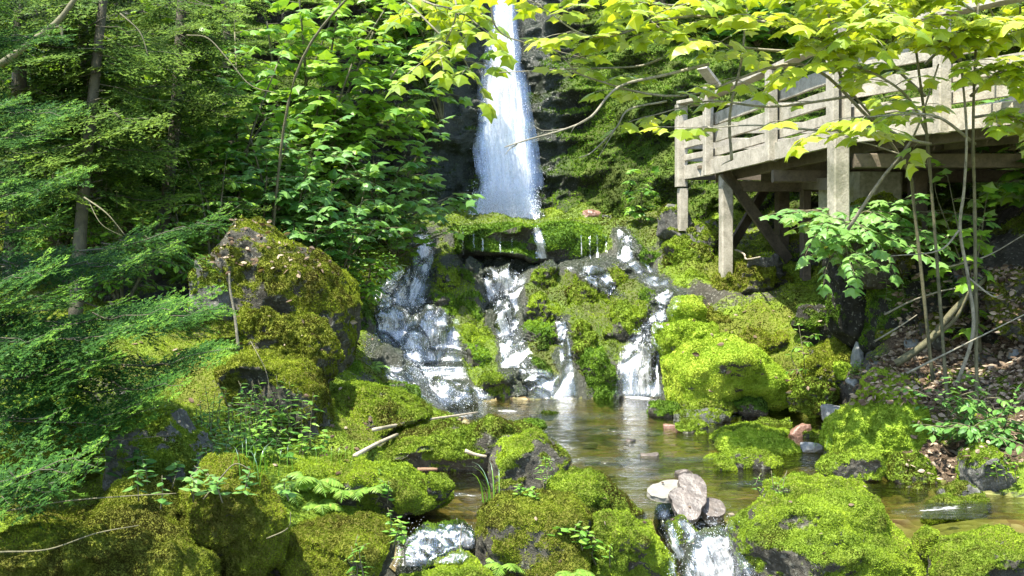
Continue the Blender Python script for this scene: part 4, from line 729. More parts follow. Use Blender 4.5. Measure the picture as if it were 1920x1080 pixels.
# right side
S('light green layered shrub growing in front of the platform post and rock', (1600, 560, 8.7), [(1500, 398, 8.2), (1560, 420, 8.), (1640, 400, 8.1), (1700, 430, 8.2), (1590, 480, 7.9), (1650, 460, 8), (1780, 400, 8.3), (1530, 440, 8), (1680, 380, 8.2), (1600, 500, 7.9), (1560, 480, 8), (1740, 440, 8.2), (1500, 395, 8.3), (1700, 460, 8.1), (1620, 430, 7.9)], .085, .3, 7, mat='leaf_blue', tint=.85, rad=.012, flat=.15)
S('rounded small-leaved bush at the foot of the brown bank by the right edge', (1840, 840, 7.), [(1750, 750, 6.9), (1800, 740, 6.8), (1850, 745, 6.8), (1890, 780, 6.7), (1820, 800, 6.5), (1760, 800, 6.7), (1870, 820, 6.5)], .06, .2, 14, mat='leaf_blue', tint=.6, tpl=OVATE, rad=.008)
S('sprig of light leaves on the dark bank at the far right', (1840, 520, 8.2), [(1780, 345, 8), (1845, 405, 7.9), (1830, 450, 7.9), (1760, 380, 8.1)], .1, .22, 5, mat='leaf_green', tint=.8, rad=.01)
S('leafy brush at the right edge above the dark bank', (1960, 420, 9.2), [(1880, 200, 8.4), (1900, 280, 8.3), (1960, 150, 8.2), (1850, 250, 8.6), (1920, 340, 8.3)], .13, .36, 9, mat='leaf_green', tint=.6)
S('low plant beside the platform corner post against the cliff', (1200, 370, 13.2), [(1190, 330, 13), (1215, 345, 13), (1205, 360, 12.9)], .1, .18, 4, mat='leaf_green', tint=.6, rad=.008)
S('small fresh plant on the slanting ribbed rock', (1512, 660, 9.3), [(1500, 625, 9.2), (1520, 630, 9.2)], .06, .1, 3, mat='herb', tint=.6, tpl=OVATE, rad=.004)
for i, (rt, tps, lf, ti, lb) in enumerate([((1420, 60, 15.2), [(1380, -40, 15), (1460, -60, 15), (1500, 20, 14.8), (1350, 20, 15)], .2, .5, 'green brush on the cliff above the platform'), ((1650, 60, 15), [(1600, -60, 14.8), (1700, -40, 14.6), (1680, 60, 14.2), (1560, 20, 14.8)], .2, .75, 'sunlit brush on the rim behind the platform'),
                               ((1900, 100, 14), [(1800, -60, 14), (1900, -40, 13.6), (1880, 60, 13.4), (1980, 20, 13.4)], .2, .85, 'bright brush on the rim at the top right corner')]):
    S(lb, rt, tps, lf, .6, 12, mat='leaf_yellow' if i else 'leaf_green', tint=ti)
# overhanging maples rooted on the right bank
def maple(label, root, stem, branches, leaf, tint, mat='leaf_yellow', rad=.015, bark='bark', **kw):
    r_ = P(*root); g_ = down(r_[0], r_[1]); r_[2] = g_[2]; e = empty('overhanging_maple', r_, label, 'tree'); TB, BR, LV = Tubes(), Tubes(), Leaves()
    TB.add(catmull([r_-UP*.1]+[P(*q)+rng.normal(0, .03, 3) for q in stem], 8), rad, rad*.5, 8, .05)
    for br in branches:
        pts = [P(*q) for q in br[0]]; L_ = sum(np.linalg.norm(pts[i+1]-pts[i]) for i in range(len(pts)-1))
        leafy_branch(BR, LV, pts, br[2] if len(br) > 2 else .012, .004, int(br[1]*(1.7 if pts[-1][0] < 2. else 2.3)), .34, leaf*.82, tint, flat=.2, tj=.2, **kw)
    TB.build('trunk', bark, e, r_); BR.build('branches', 'bark_pale', e, r_); LV.build('crown', MAPLE, mat, e, r_); return e
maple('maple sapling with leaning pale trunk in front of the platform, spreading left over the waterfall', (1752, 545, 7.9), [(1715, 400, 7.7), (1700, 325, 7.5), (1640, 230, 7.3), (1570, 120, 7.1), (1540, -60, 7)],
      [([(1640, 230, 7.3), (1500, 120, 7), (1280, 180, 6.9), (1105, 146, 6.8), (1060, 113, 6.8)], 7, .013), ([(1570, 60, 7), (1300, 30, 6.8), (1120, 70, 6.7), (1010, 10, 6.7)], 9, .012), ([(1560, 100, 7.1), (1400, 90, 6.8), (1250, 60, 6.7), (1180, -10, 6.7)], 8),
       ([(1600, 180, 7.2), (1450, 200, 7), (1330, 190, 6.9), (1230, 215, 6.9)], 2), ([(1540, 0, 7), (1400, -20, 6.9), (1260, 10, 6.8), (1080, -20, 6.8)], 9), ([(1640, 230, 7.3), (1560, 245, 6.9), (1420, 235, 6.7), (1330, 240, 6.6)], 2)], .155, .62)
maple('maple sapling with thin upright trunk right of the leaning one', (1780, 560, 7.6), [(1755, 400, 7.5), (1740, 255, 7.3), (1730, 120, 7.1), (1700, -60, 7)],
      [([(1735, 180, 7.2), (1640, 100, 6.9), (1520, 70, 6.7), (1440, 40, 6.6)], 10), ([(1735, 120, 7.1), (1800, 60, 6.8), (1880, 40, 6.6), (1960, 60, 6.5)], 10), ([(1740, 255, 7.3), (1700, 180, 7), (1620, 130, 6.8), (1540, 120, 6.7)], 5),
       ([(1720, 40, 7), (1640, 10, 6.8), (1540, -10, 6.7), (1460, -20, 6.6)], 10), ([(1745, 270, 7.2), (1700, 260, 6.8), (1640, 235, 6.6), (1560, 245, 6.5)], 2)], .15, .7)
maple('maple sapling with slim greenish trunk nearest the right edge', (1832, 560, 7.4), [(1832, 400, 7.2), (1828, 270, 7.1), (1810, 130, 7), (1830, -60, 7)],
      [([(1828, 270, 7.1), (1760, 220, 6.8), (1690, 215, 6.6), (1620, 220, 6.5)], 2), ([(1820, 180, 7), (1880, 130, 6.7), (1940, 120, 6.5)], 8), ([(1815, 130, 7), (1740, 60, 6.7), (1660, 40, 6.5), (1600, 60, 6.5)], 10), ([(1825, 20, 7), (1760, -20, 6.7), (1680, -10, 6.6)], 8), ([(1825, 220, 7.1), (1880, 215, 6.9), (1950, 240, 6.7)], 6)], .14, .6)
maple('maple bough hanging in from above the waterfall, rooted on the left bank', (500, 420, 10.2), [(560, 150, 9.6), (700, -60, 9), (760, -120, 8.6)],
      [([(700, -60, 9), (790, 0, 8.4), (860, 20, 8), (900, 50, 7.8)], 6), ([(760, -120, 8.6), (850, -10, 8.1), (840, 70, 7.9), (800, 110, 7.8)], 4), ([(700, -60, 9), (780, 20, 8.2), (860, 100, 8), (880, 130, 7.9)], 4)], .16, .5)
def tree_line(name, label, cat, pts, r0, r1, mat, group=None, k=7, subs=()):
    if name == 'fallen_stick':
        hs = [hit(a[0], a[1])[0] for a in (pts[0], pts[-1])]; p0 = pts; yl = lambda x_: hs[0][1]+(hs[1][1]-hs[0][1])*(x_-p0[0][0])/(p0[-1][0]-p0[0][0]); sh = .03
        for k_ in range(1, 12): xx = p0[0][0]+(p0[-1][0]-p0[0][0])*k_/12; h_ = hit(xx, np.interp(xx, *zip(*sorted((a[0], a[1]) for a in p0))))[0]; sh = max(sh, min(yl(xx)-h_[1]+.03, .5))
        pts = [(a[0], a[1], yl(a[0])-sh) for a in p0]; subs = [[(b[0], b[1], pts[1][2]-.02*i) for i, b in enumerate(s_)] for s_ in subs]
    q = [P(*a) for a in pts]; loc = q[0]; e = Tubes(); e.add(catmull(q), r0, r1, k, .04)
    for s_ in subs: e.add(catmull([P(*a) for a in s_]), r1*1.1, r1*.4, 5)
    o = e.build(name, mat, None, loc); o.location = loc; return tag(o, label, cat, group)
tl = tree_line
tl('dead_branch', 'bare crooked branch reaching left across the waterfall', 'branch', [(1330, 120, 6.8), (1250, 140, 6.8), (1160, 163, 6.7), (1109, 218, 6.6), (1063, 241, 6.6), (990, 262, 6.5), (946, 276, 6.5)], .012, .004, 'bark_pale',
   subs=[[(1063, 241, 6.6), (1020, 245, 6.6), (1000, 235, 6.6)], [(1109, 218, 6.6), (1080, 235, 6.5), (1070, 250, 6.5)], [(970, 270, 6.5), (955, 280, 6.5), (948, 290, 6.5)]])
tl('dead_branch', 'thin bare twig running straight across the waterfall at mid height', 'branch', [(1240, 110, 7), (1190, 125, 7), (1060, 130, 7), (935, 136, 7)], .009, .003, 'bark_pale')
tl('dead_branch', 'dry drooping twig hanging before the green cliff right of the waterfall', 'branch', [(1250, 190, 6.9), (1180, 205, 6.8), (1155, 240, 6.8), (1110, 285, 6.8), (1085, 296, 6.8)], .008, .003, 'bark_pale', subs=[[(1155, 240, 6.8), (1125, 290, 6.8), (1118, 300, 6.8)]])
tl('dead_branch', 'dark twig curving down over the top of the waterfall', 'branch', [(920, -10, 7.5), (925, 40, 7.5), (945, 65, 7.5), (985, 80, 7.4), (1100, 110, 7.2)], .009, .003, 'bark')
tl('dead_branch', 'pale crooked sapling stem rising before the platform corner', 'branch', [(1372, 300, 7.2), (1368, 240, 7.1), (1372, 190, 7), (1390, 115, 7), (1400, 20, 7), (1410, -40, 7)], .012, .006, 'bark_pale', subs=[[(1372, 300, 7.2), (1360, 305, 7.2), (1352, 310, 7.2)]])
tl('dead_branch', 'pale dry stem crossing the saplings diagonally', 'branch', [(1590, 430, 7.6), (1650, 340, 7.4), (1690, 290, 7.3), (1720, 240, 7.2), (1760, 120, 7)], .014, .006, 'bark_pale', subs=[[(1690, 290, 7.3), (1630, 270, 7.3), (1590, 265, 7.2)]])
tl('dead_branch', 'pale twisted stem standing upright on the right bank', 'branch', [(1795, 720, 7.4), (1825, 620, 7.3), (1815, 520, 7.3), (1800, 430, 7.2), (1808, 350, 7.1), (1812, 240, 7), (1800, 100, 7)], .015, .008, 'bark_pale', subs=[[(1815, 520, 7.3), (1860, 555, 7.2), (1880, 552, 7.2)], [(1800, 430, 7.2), (1760, 470, 7.2), (1670, 480, 7.2)]])
tl('dead_branch', 'mossy fallen pole leaning over the leaf litter', 'branch', [(1680, 682, 8.2), (1740, 640, 8.1), (1790, 580, 8), (1850, 520, 8)], .035, .02, 'bark', subs=[[(1740, 640, 8.1), (1790, 600, 7.9), (1820, 540, 7.8)]])
tl('dead_branch', 'thin bent stick arching over the leaf litter', 'branch', [(1658, 590, 8.3), (1720, 560, 8.2), (1800, 540, 8), (1880, 553, 7.9)], .009, .004, 'bark_pale')
tl('fallen_stick', 'pale bleached log lying across the rocks above the driftwood slab', 'stick', [(665, 855, 6.6), (705, 833, 6.8), (745, 815, 7.)], .017, .013, 'drift')
tl('fallen_stick', 'long thin bleached stick pointing at the pool', 'stick', [(700, 806, 7.4), (790, 789, 7.5), (850, 780, 7.7), (896, 773, 7.8)], .014, .008, 'drift', subs=[[(790, 789, 7.5), (780, 800, 7.3), (766, 808, 7.3)]])
tl('fallen_stick', 'short pale stump of wood left of the pedestal boulder', 'stick', [(872, 845, 6.5), (890, 852, 6.4), (912, 856, 6.3)], .014, .009, 'drift')
tl('fallen_stick', 'reddish piece of bark floating in the left channel', 'stick', [(783, 881, 6.55), (800, 880, 6.55), (820, 880, 6.55)], .014, .01, 'bark_red')
tl('dead_branch', 'upright dead stick beside the bare grey rock on the left', 'stick', [(447, 652, 7.2), (440, 590, 7.2), (432, 545, 7.2), (430, 512, 7.2)], .012, .007, 'bark_pale')
tl('dead_branch', 'thin twig standing in the sheet of the small lower fall', 'stick', [(862, 1030, 5.1), (864, 1005, 5.1), (866, 982, 5.1)], .004, .003, 'bark_pale')
tl('dead_branch', 'broken trunk leaning across the top left corner', 'branch', [(0, 122, 7.5), (70, 70, 7.5), (110, 38, 7.5), (150, -15, 7.5)], .028, .018, 'bark', subs=[[(70, 70, 7.5), (110, 50, 7.5), (118, 75, 7.5)]])
tl('dead_branch', 'thin curved dead branch over the left slope', 'branch', [(225, 25, 8), (262, 60, 8), (278, 105, 8)], .007, .003, 'bark')
tl('dead_branch', 'dry twigs drooping before the dark trunks on the left', 'branch', [(158, 370, 7), (200, 400, 6.9), (235, 442, 6.9)], .006, .003, 'bark', subs=[[(165, 375, 7), (190, 420, 6.9), (232, 444, 6.9)]])
tl('dead_branch', 'long bare branch arching through the leaves top centre-left', 'branch', [(350, 66, 9), (390, 72, 9), (430, 115, 9), (470, 160, 9), (520, 175, 9)], .008, .004, 'bark')
tl('fallen_stick', 'dead stick lying before the platform support on the rocks', 'stick', [(1378, 468, 10.6), (1395, 476, 10.6), (1400, 486, 10.6), (1425, 482, 10.6)], .014, .008, 'drift')
for i, (lb, q) in enumerate([('thin dry twig low at the left edge over the dark bank', [(0, 1035, 3.8), (90, 1030, 3.8), (180, 1000, 3.8), (260, 985, 3.8)]), ('thin dry twig crossing the dark bank above the lowest one', [(0, 960, 3.9), (120, 940, 3.9), (240, 930, 3.9), (330, 925, 3.9)]),
                             ('curved dead twig on the mossy overhanging boulder', [(410, 900, 4.), (440, 870, 4.), (470, 880, 3.95)]), ('dry stick lying on the brownish foreground moss', [(500, 1010, 4.3), (540, 990, 4.3), (545, 960, 4.3)]),
                             ('dead twig poking out under the fir boughs', [(100, 810, 4.6), (200, 825, 4.6), (330, 815, 4.6)]), ('fine dead twig among the willow-like herbs', [(470, 640, 7), (500, 700, 6.6), (505, 760, 6.5)]),
                             ('long slanting twig over the leaf litter at the right edge', [(1700, 700, 7.2), (1800, 650, 7.1), (1920, 590, 7)]), ('short stick on the leaf litter below the thin bent stick', [(1640, 640, 8.3), (1690, 610, 8.2), (1720, 590, 8.2)]), ('root-like branch across the dark soil at the right', [(1780, 500, 8.), (1850, 480, 7.9), (1920, 440, 7.8)])]):
    tl('dead_branch', lb, 'branch', q, *((.0035, .0015, 'bark') if i < 6 else (.009, .004, 'bark_pale')))
# trunks and conifers on the left
def fir_bough(NV, TB, base, tip, width, sag=.1, needle=(.022, .0042, .0055), tint=.5, bs=.06):
    roll = rng.uniform(.25, .7)
    ax = tip-base; L = np.linalg.norm(ax); ax = ax/L; t_ = np.linspace(0, 1, 9)[:, None]; pts = base+(tip-base)*t_-UP*sag*L*(4*t_*(1-t_))*.4+UP*.06*L*t_**3+rng.normal(0, .012, (9, 3)); TB.add(pts, .006*max(L, .5), .0015, 4)
    sd = np.cross(ax, UP); sd /= np.linalg.norm(sd); sd = sd+UP*roll*np.sign(sd[1] if abs(sd[1]) > .05 else 1.); sd /= np.linalg.norm(sd); PU = np.cross(sd, ax); PU = PU*np.sign(PU[2]); segs = [(pts[i], pts[i+1]) for i in range(3, 8)]; nb = int(L/bs)
    for i in range(nb):
        f_ = .12+.88*i/nb; b, tg = along(pts, f_); tg = tg/np.linalg.norm(tg)
        for s_ in (-1, 1):
            if rng.random() < .12: continue
            bl = width*(1-f_)**.75*rng.uniform(.6, 1.15)+.05; d = sd*s_*.8+tg*.65+UP*rng.uniform(-.14, .02); d /= np.linalg.norm(d); e = b+d*bl-UP*bl*.1; segs.append((b, e))
            for j in range(int(bl/.05)):
                g_ = (j+.6)/max(int(bl/.05), 1); q = b+(e-b)*g_
                for s2 in (-1, 1):
                    sd2 = np.cross(d, PU); sd2 /= np.linalg.norm(sd2); sl_ = (1-g_)*bl*.4+.03; segs.append((q, q+(sd2*s2*.75+d*.7)*sl_+UP*rng.uniform(-.03, .01)*sl_))
    A = np.array([s_[0] for s_ in segs]); Bv = np.array([s_[1] for s_ in segs]); ln = np.linalg.norm(Bv-A, axis=1); n = np.maximum((ln/needle[2]).astype(int), 1); ii = np.repeat(np.arange(len(segs)), n)
    fr = rng.random(len(ii)); p = A[ii]+(Bv[ii]-A[ii])*fr[:, None]; d = (Bv[ii]-A[ii])/ln[ii][:, None]; s3 = np.cross(d, PU); s3 /= np.maximum(np.linalg.norm(s3, axis=1, keepdims=True), 1e-6)
    sg = rng.choice([-1, 1], len(ii))[:, None]; nd = s3*sg+d*.55+rng.normal(0, .18, (len(ii), 3)); nd /= np.linalg.norm(nd, axis=1, keepdims=True); l_ = needle[0]*rng.uniform(.7, 1.2, len(ii))[:, None]
    wv = np.cross(nd, PU+rng.normal(0, .3, (len(ii), 3))); wv /= np.maximum(np.linalg.norm(wv, axis=1, keepdims=True), 1e-6); wv = wv*needle[1]
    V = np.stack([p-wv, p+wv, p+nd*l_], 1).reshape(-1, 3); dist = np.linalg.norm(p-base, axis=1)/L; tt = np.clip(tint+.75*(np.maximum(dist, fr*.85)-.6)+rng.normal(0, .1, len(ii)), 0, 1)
    NV[0].append(V); NV[1].append(np.repeat(tt, 3))
def conifer(name, label, root, height_px, boughs, rad, mat='needle', needle=(.022, .0042, .0055), tint=.5, lean=0, bark='bark_dark', bs=.055, top=None):
    r_ = P(*root); g_ = down(r_[0], r_[1]); r_[2] = g_[2] if abs(g_[2]-r_[2]) < 2.5 else r_[2]; e = empty(name, r_, label, 'tree'); TB, BR, NV = Tubes(), Tubes(), ([], [])
    tp = P(*top); TB.add(catmull([r_-UP*.1, r_*.6+tp*.4+rng.normal(0, .05, 3), tp]), rad, rad*.6, 9, .04)
    if name == 'balsam_fir':
        ext = []
        for a, b, w_ in boughs:
            A_, B_ = np.array(a, float), np.array(b, float)
            for f_, s_ in ((.3, -1), (.5, 1), (.68, -1)):
                m_ = A_+(B_-A_)*f_; L_ = (B_-A_)[0]*.4; ext.append((tuple(m_), (m_[0]+L_*rng.uniform(.6, 1), m_[1]+s_*rng.uniform(5, 45)+12, m_[2]+s_*rng.uniform(.15, .35)), w_*.7))
        boughs = list(boughs)+ext
    for a, b, w_ in boughs: fir_bough(NV, BR, P(*a), P(*b), w_*(.8 if name == 'balsam_fir' else 1), needle=needle, tint=tint, bs=bs)
    TB.build('trunk', bark, e, r_)
    if NV[0]:
        BR.build('branches', bark, e, r_); V = np.concatenate(NV[0])-r_; link('crown', mk_mesh('crown', V, np.arange(len(V)).reshape(-1, 3), M[mat], {'tint': np.concatenate(NV[1])}, smooth=False), e)
    return e
near = [((-160, 600, 4.9), (140, 540, 4.5), .3), ((-160, 560, 5), (90, 500, 4.6), .3), ((-160, 590, 5), (330, 600, 4.9), .42), ((-160, 640, 5), (445, 690, 5.), .4), ((0, 620, 5), (420, 560, 5.4), .32), ((-100, 700, 4.7), (210, 690, 4.5), .34), ((-60, 720, 4.8), (330, 725, 4.8), .36),
        ((-120, 620, 4.6), (240, 640, 4.5), .34), ((-100, 780, 4.5), (300, 790, 4.6), .3), ((-160, 330, 5.4), (150, 350, 5.2), .34), ((-160, 380, 5.2), (160, 340, 5.), .3), ((-160, 180, 5.6), (140, 215, 5.4), .4), ((-160, 240, 5.5), (120, 260, 5.2), .36), ((-160, 420, 5.2), (110, 440, 5), .36),
        ((100, 480, 6.2), (435, 405, 6.4), .3), ((-20, 500, 6), (330, 475, 6), .4), ((-100, 480, 5.6), (250, 500, 5.6), .4), ((-160, 930, 4.1), (190, 850, 4.), .22), ((-100, 950, 4.1), (130, 900, 3.9), .2), ((150, 560, 5.8), (440, 600, 5.9), .28), ((-160, 80, 5.8), (110, 60, 5.6), .4), ((-160, 0, 5.8), (60, -20, 5.6), .4)]
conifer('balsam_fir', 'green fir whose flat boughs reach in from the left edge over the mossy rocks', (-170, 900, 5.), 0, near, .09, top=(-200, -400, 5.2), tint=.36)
BG = dict(mat='needle_dark', needle=(.045, .009, .02), bs=.12, bark='bark_dark')
def ring(cx, Y, y0, y1, n, ln, tint=0, sp=1.):
    out = []
    for i in range(n):
        py = y0+(y1-y0)*(i+rng.random()*.7)/n; a = rng.uniform(-math.pi, math.pi); L = ln*rng.uniform(.6, 1.1); px_ = cx+rng.uniform(-4, 4)
        out.append(((px_, py, Y), (px_+math.cos(a)*L/Y*F, py+rng.uniform(10, 60), Y+math.sin(a)*L*.7), L*.5))
    return out
for lb, rt, tp, rd, bo in [('dark slender hemlock with lichened trunk leaning right of centre on the left bank', (285, 430, 9.8), (345, -60, 10), .075, ring(330, 9.9, -80, 360, 40, 1.)),
                           ('brown-barked hemlock behind the left fir boughs', (180, 450, 9.), (145, -60, 9), .07, ring(150, 9, -80, 380, 40, 1.1)), ('mossy-trunked hemlock in the dark of the left bank', (140, 470, 8.2), (200, -60, 8.4), .06, ring(190, 8.3, -80, 380, 36, .9)),
                           ('dark hemlock in the top left corner', (20, 420, 8.6), (40, -60, 8.6), .08, ring(40, 8.6, -80, 420, 40, 1.1)), ('slim hemlock stem close to the leafy shrubs', (240, 440, 10.6), (215, -60, 10.8), .06, ring(230, 10.7, -60, 400, 34, 1.)),
                           ('far hemlock behind the leafy shrubs at the top', (430, 300, 12.6), (420, -80, 12.6), .08, ring(420, 12.4, -80, 250, 16, 1.)), ('hemlock on the rim left of the waterfall top', (770, 60, 14.4), (750, -160, 14), .09, ring(760, 13.9, -120, 40, 14, 1.3)),
                           ('hemlock on the cliff right of the waterfall top', (1240, 60, 15), (1230, -160, 14.8), .09, ring(1235, 14.7, -120, 70, 14, 1.1))]:
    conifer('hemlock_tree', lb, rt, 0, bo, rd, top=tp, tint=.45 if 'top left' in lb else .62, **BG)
# ferns, herbs, grass
def fern(label, px_, py_, ln, n, tint=.6, yaw=None, name='fern'):
    l, nn = hit(px_, py_); 
    if l is None: return
    e = Leaves(); L = ln
    for i in range(n):
        a = yaw[i % len(yaw)] if yaw else i/n*2*math.pi+rng.normal(0, .2); h = np.array([math.cos(a), math.sin(a), 0]); up = rng.uniform(.5, .9); nP = 16
        for j in range(nP):
            f_ = (j+1)/nP; p = l+h*L*f_*.9+UP*L*(up*f_-.75*f_*f_); tg = h+UP*(up-1.5*f_); tg /= np.linalg.norm(tg); sd = np.cross(tg, UP); sd /= np.linalg.norm(sd)
            pl = L*.3*math.sin(math.pi*min(f_*.9+.12, 1))+.006
            for s_ in (-1, 1): e.add(p, sd*s_+tg*.35, UP+rng.normal(0, .1, 3)+tg*-.2, pl, tint+rng.normal(0, .12))
            e.add(p-tg*.02, tg, UP, L/nP*1.6, tint-.2)
    o = e.build(name, LANCE, 'fern', None, l, widen=1.3); o.location = l; tag(o, label, 'fern'); return o
for a in [('pale fern spreading on the long mossy slope rock', 590, 905, .22, 7), ('fern with the widest fronds left of the little channel', 650, 925, .2, 7), ('small fern right of the widest fern', 690, 920, .16, 6), ('fern at the left end of the fern patch', 540, 925, .18, 6), ('low fern below the fern patch', 600, 950, .16, 5),
          ('small fern at the bottom centre below the mound', 945, 1062, .14, 6), ('tiny fern at the very bottom edge right of centre', 1075, 1078, .13, 5), ('fern in the shade beside the huge overhanging boulder', 700, 690, .2, 5)]: fern(*a)
def herb(label, px_, py_, h_, n, leaf, tpl=LANCE, mat='herb', tint=.6, sp=.06, name='herb', cat='plant', lay=9, group=None):
    l, nn = hit(px_, py_)
    if l is None: return
    e = empty(name, l, label, cat, group); TB, LV = Tubes(), Leaves()
    for i in range(n):
        b = l+np.array([rng.normal(0, sp), rng.normal(0, sp), 0]); tp = b+np.array([rng.normal(0, .12)*h_, rng.normal(0, .12)*h_, h_*rng.uniform(.6, 1.1)]); c_ = catmull([b-UP*.03, (b+tp)/2+rng.normal(0, .02, 3), tp], 4); TB.add(c_, .0035, .0015, 4)
        for j in range(lay):
            p, tg = along(c_, .2+.8*j/lay); a = j*2.4+rng.random(); d = np.array([math.cos(a), math.sin(a), rng.uniform(-.1, .5)]); LV.add(p, d, UP+rng.normal(0, .2, 3), leaf*rng.uniform(.6, 1.1)*(1-.4*j/lay), tint+rng.normal(0, .2))
    TB.build('stem', 'bark', e, l) if False else TB.build('stem', 'bark', e, l); LV.build('leaves', tpl, mat, e, l, widen=1.2); return e
H = herb
H('thicket of tall willow-like herbs before the steep mossy block', 480, 830, .42, 16, .12, sp=.13); H('upright herbs at the right end of the willow-like thicket', 530, 825, .4, 9, .12, sp=.07, tint=.7); H('low herbs filling the gap left of the willow-like thicket', 425, 820, .3, 14, .09, sp=.14, tint=.5)
H('short lush herbs under the willow-like thicket', 470, 850, .2, 22, .08, sp=.18, tpl=OVATE, tint=.6); H('small plant at the foot of the steep mossy block', 572, 848, .14, 4, .07, sp=.03)
H('leafy sprout growing from the bright right foreground boulder, tallest on it', 1662, 925, .2, 3, .06, sp=.03); H('tiny sprout at the left shoulder of the right foreground boulder', 1440, 922, .1, 2, .045, sp=.02); H('second tiny sprout on the left shoulder of the right foreground boulder', 1478, 918, .1, 2, .04, sp=.02)
H('bright little plant on the front of the pedestal boulder', 1025, 905, .16, 5, .05, sp=.03, tint=.7); H('small white-green plant beneath the pedestal boulder', 985, 930, .07, 4, .05, sp=.04, tpl=OVATE)
H('broad-leaved seedling on the bottom centre mound', 1078, 1015, .1, 4, .07, sp=.04, tpl=OVATE); H('slender seedling on the bright rock beside the rapids', 1130, 1050, .14, 4, .05, sp=.05)
H('sprigs hanging over the small lower fall on its left', 715, 1010, .14, 3, .06, sp=.06, tpl=OVATE, tint=.7); H('sprigs at the bottom left of the small lower fall', 685, 1070, .14, 4, .07, sp=.07, tint=.6); H('sprout on the long mossy slope rock above the channel', 728, 930, .13, 4, .05, sp=.04, tpl=OVATE)
H('herbs on the bank behind the huge overhanging boulder', 700, 470, .3, 14, .1, sp=.25, tpl=OVATE, mat='leaf_green'); H('weeds at the foot of the tall moss bank', 1600, 700, .12, 8, .05, sp=.1, tpl=OVATE, mat='leaf_green'); H('leaves on the moss beside the left fir boughs', 300, 880, .14, 14, .07, sp=.2, tpl=OVATE, mat='leaf_blue', tint=.5)
H('row of small leaves on the mossy boulder above the bottom left bank', 400, 920, .1, 12, .06, sp=.14, tpl=OVATE, mat='leaf_blue', tint=.7); H('ground plants at the right edge below the small-leaved bush', 1900, 890, .14, 12, .05, sp=.15, tpl=OVATE, mat='leaf_green'); H('green weeds on the leaf litter beneath the right saplings', 1770, 560, .25, 10, .07, sp=.25, tpl=OVATE, mat='leaf_green', tint=.4)
H('weeds on the moss shelf left of the waterfall foot', 800, 410, .2, 14, .08, sp=.25, tpl=OVATE, mat='leaf_green', tint=.6); H('weeds trailing on the mossy hump left of the left cascade', 690, 500, .2, 18, .07, sp=.25, tpl=OVATE, mat='leaf_green', tint=.45)
def grass(label, px_, py_, h_, n, sp, tint=.6):
    l, nn = hit(px_, py_)
    if l is None: return
    V, T, K = [], [], []
    for i in range(n):
        b = l+np.array([rng.normal(0, sp), rng.normal(0, sp), -.01]); a = rng.uniform(0, 6.28); h2 = h_*rng.uniform(.5, 1.1); o_ = np.array([math.cos(a), math.sin(a), 0]); w_ = np.array([-math.sin(a), math.cos(a), 0])*h2*.02+np.array([.001, 0, 0])
        for j in range(6):
            f_ = j/5; p = b+UP*h2*(f_-.35*f_**3)+o_*h2*.55*f_**2; V += [p-w_*(1-f_*.95), p+w_*(1-f_*.95)]; K += [tint+rng.normal(0, .1)]*2
            if j: k = len(V)-4; T += [(k, k+1, k+3), (k, k+3, k+2)]
    o = link('grass_tuft', mk_mesh('grass_tuft', np.array(V)-l, np.array(T), M['herb'], {'tint': np.clip(K, 0, 1)}), loc=l); return tag(o, label, 'grass')
grass('arching grass blades left of the pedestal boulder', 918, 935, .3, 9, .03); grass('grass tuft on the large sloping cascade rock', 1140, 625, .22, 26, .09, .8); grass('grass tuft by the mossy boulder in the left foreground', 480, 880, .2, 40, .12, .5); grass('thin grass on the crest of the mossy slope rock', 620, 860, .14, 24, .15, .6)
grass('few blades at the rim of the tall moss bank', 1555, 835, .12, 14, .05, .5); grass('dry grass on the bright mound above the ribbed rock', 1480, 760, .14, 10, .06, .7)
# leaf litter on the right bank and the left slope
LV = Leaves(); 
def litter(n, x0, x1, y0, y1, m):
    k = 0
    while k < n:
        px_, py_ = rng.uniform(x0, x1), rng.uniform(y0, y1); l, nn = hit(px_, py_); k += 1
        if l is None or nn[2] < .25: continue
        if m is not None and not m(px_, py_): continue
        a = rng.uniform(0, 6.28); LV.add(l+UP*.012, np.array([math.cos(a), math.sin(a), rng.normal(0, .3)]), nn+rng.normal(0, .45, 3), rng.uniform(.5, 1.2)*min(.06, .007*l[1]), rng.uniform(0, 1))
litter(6500, 1600, 1920, 500, 760, lambda a, b: b > 800-.52*(a-1400) or a > 1680); litter(500, 380, 640, 400, 520, None); litter(220, 200, 700, 560, 900, None); litter(160, 1250, 1600, 560, 740, None); litter(90, 550, 1900, 850, 1080, None); litter(500, 1700, 1920, 740, 900, None)
o = LV.build('leaf_litter', OVATE, 'litter', None); tag(o, 'scattered dead brown leaves on the right bank and rocks', 'leaf litter', kind='stuff')
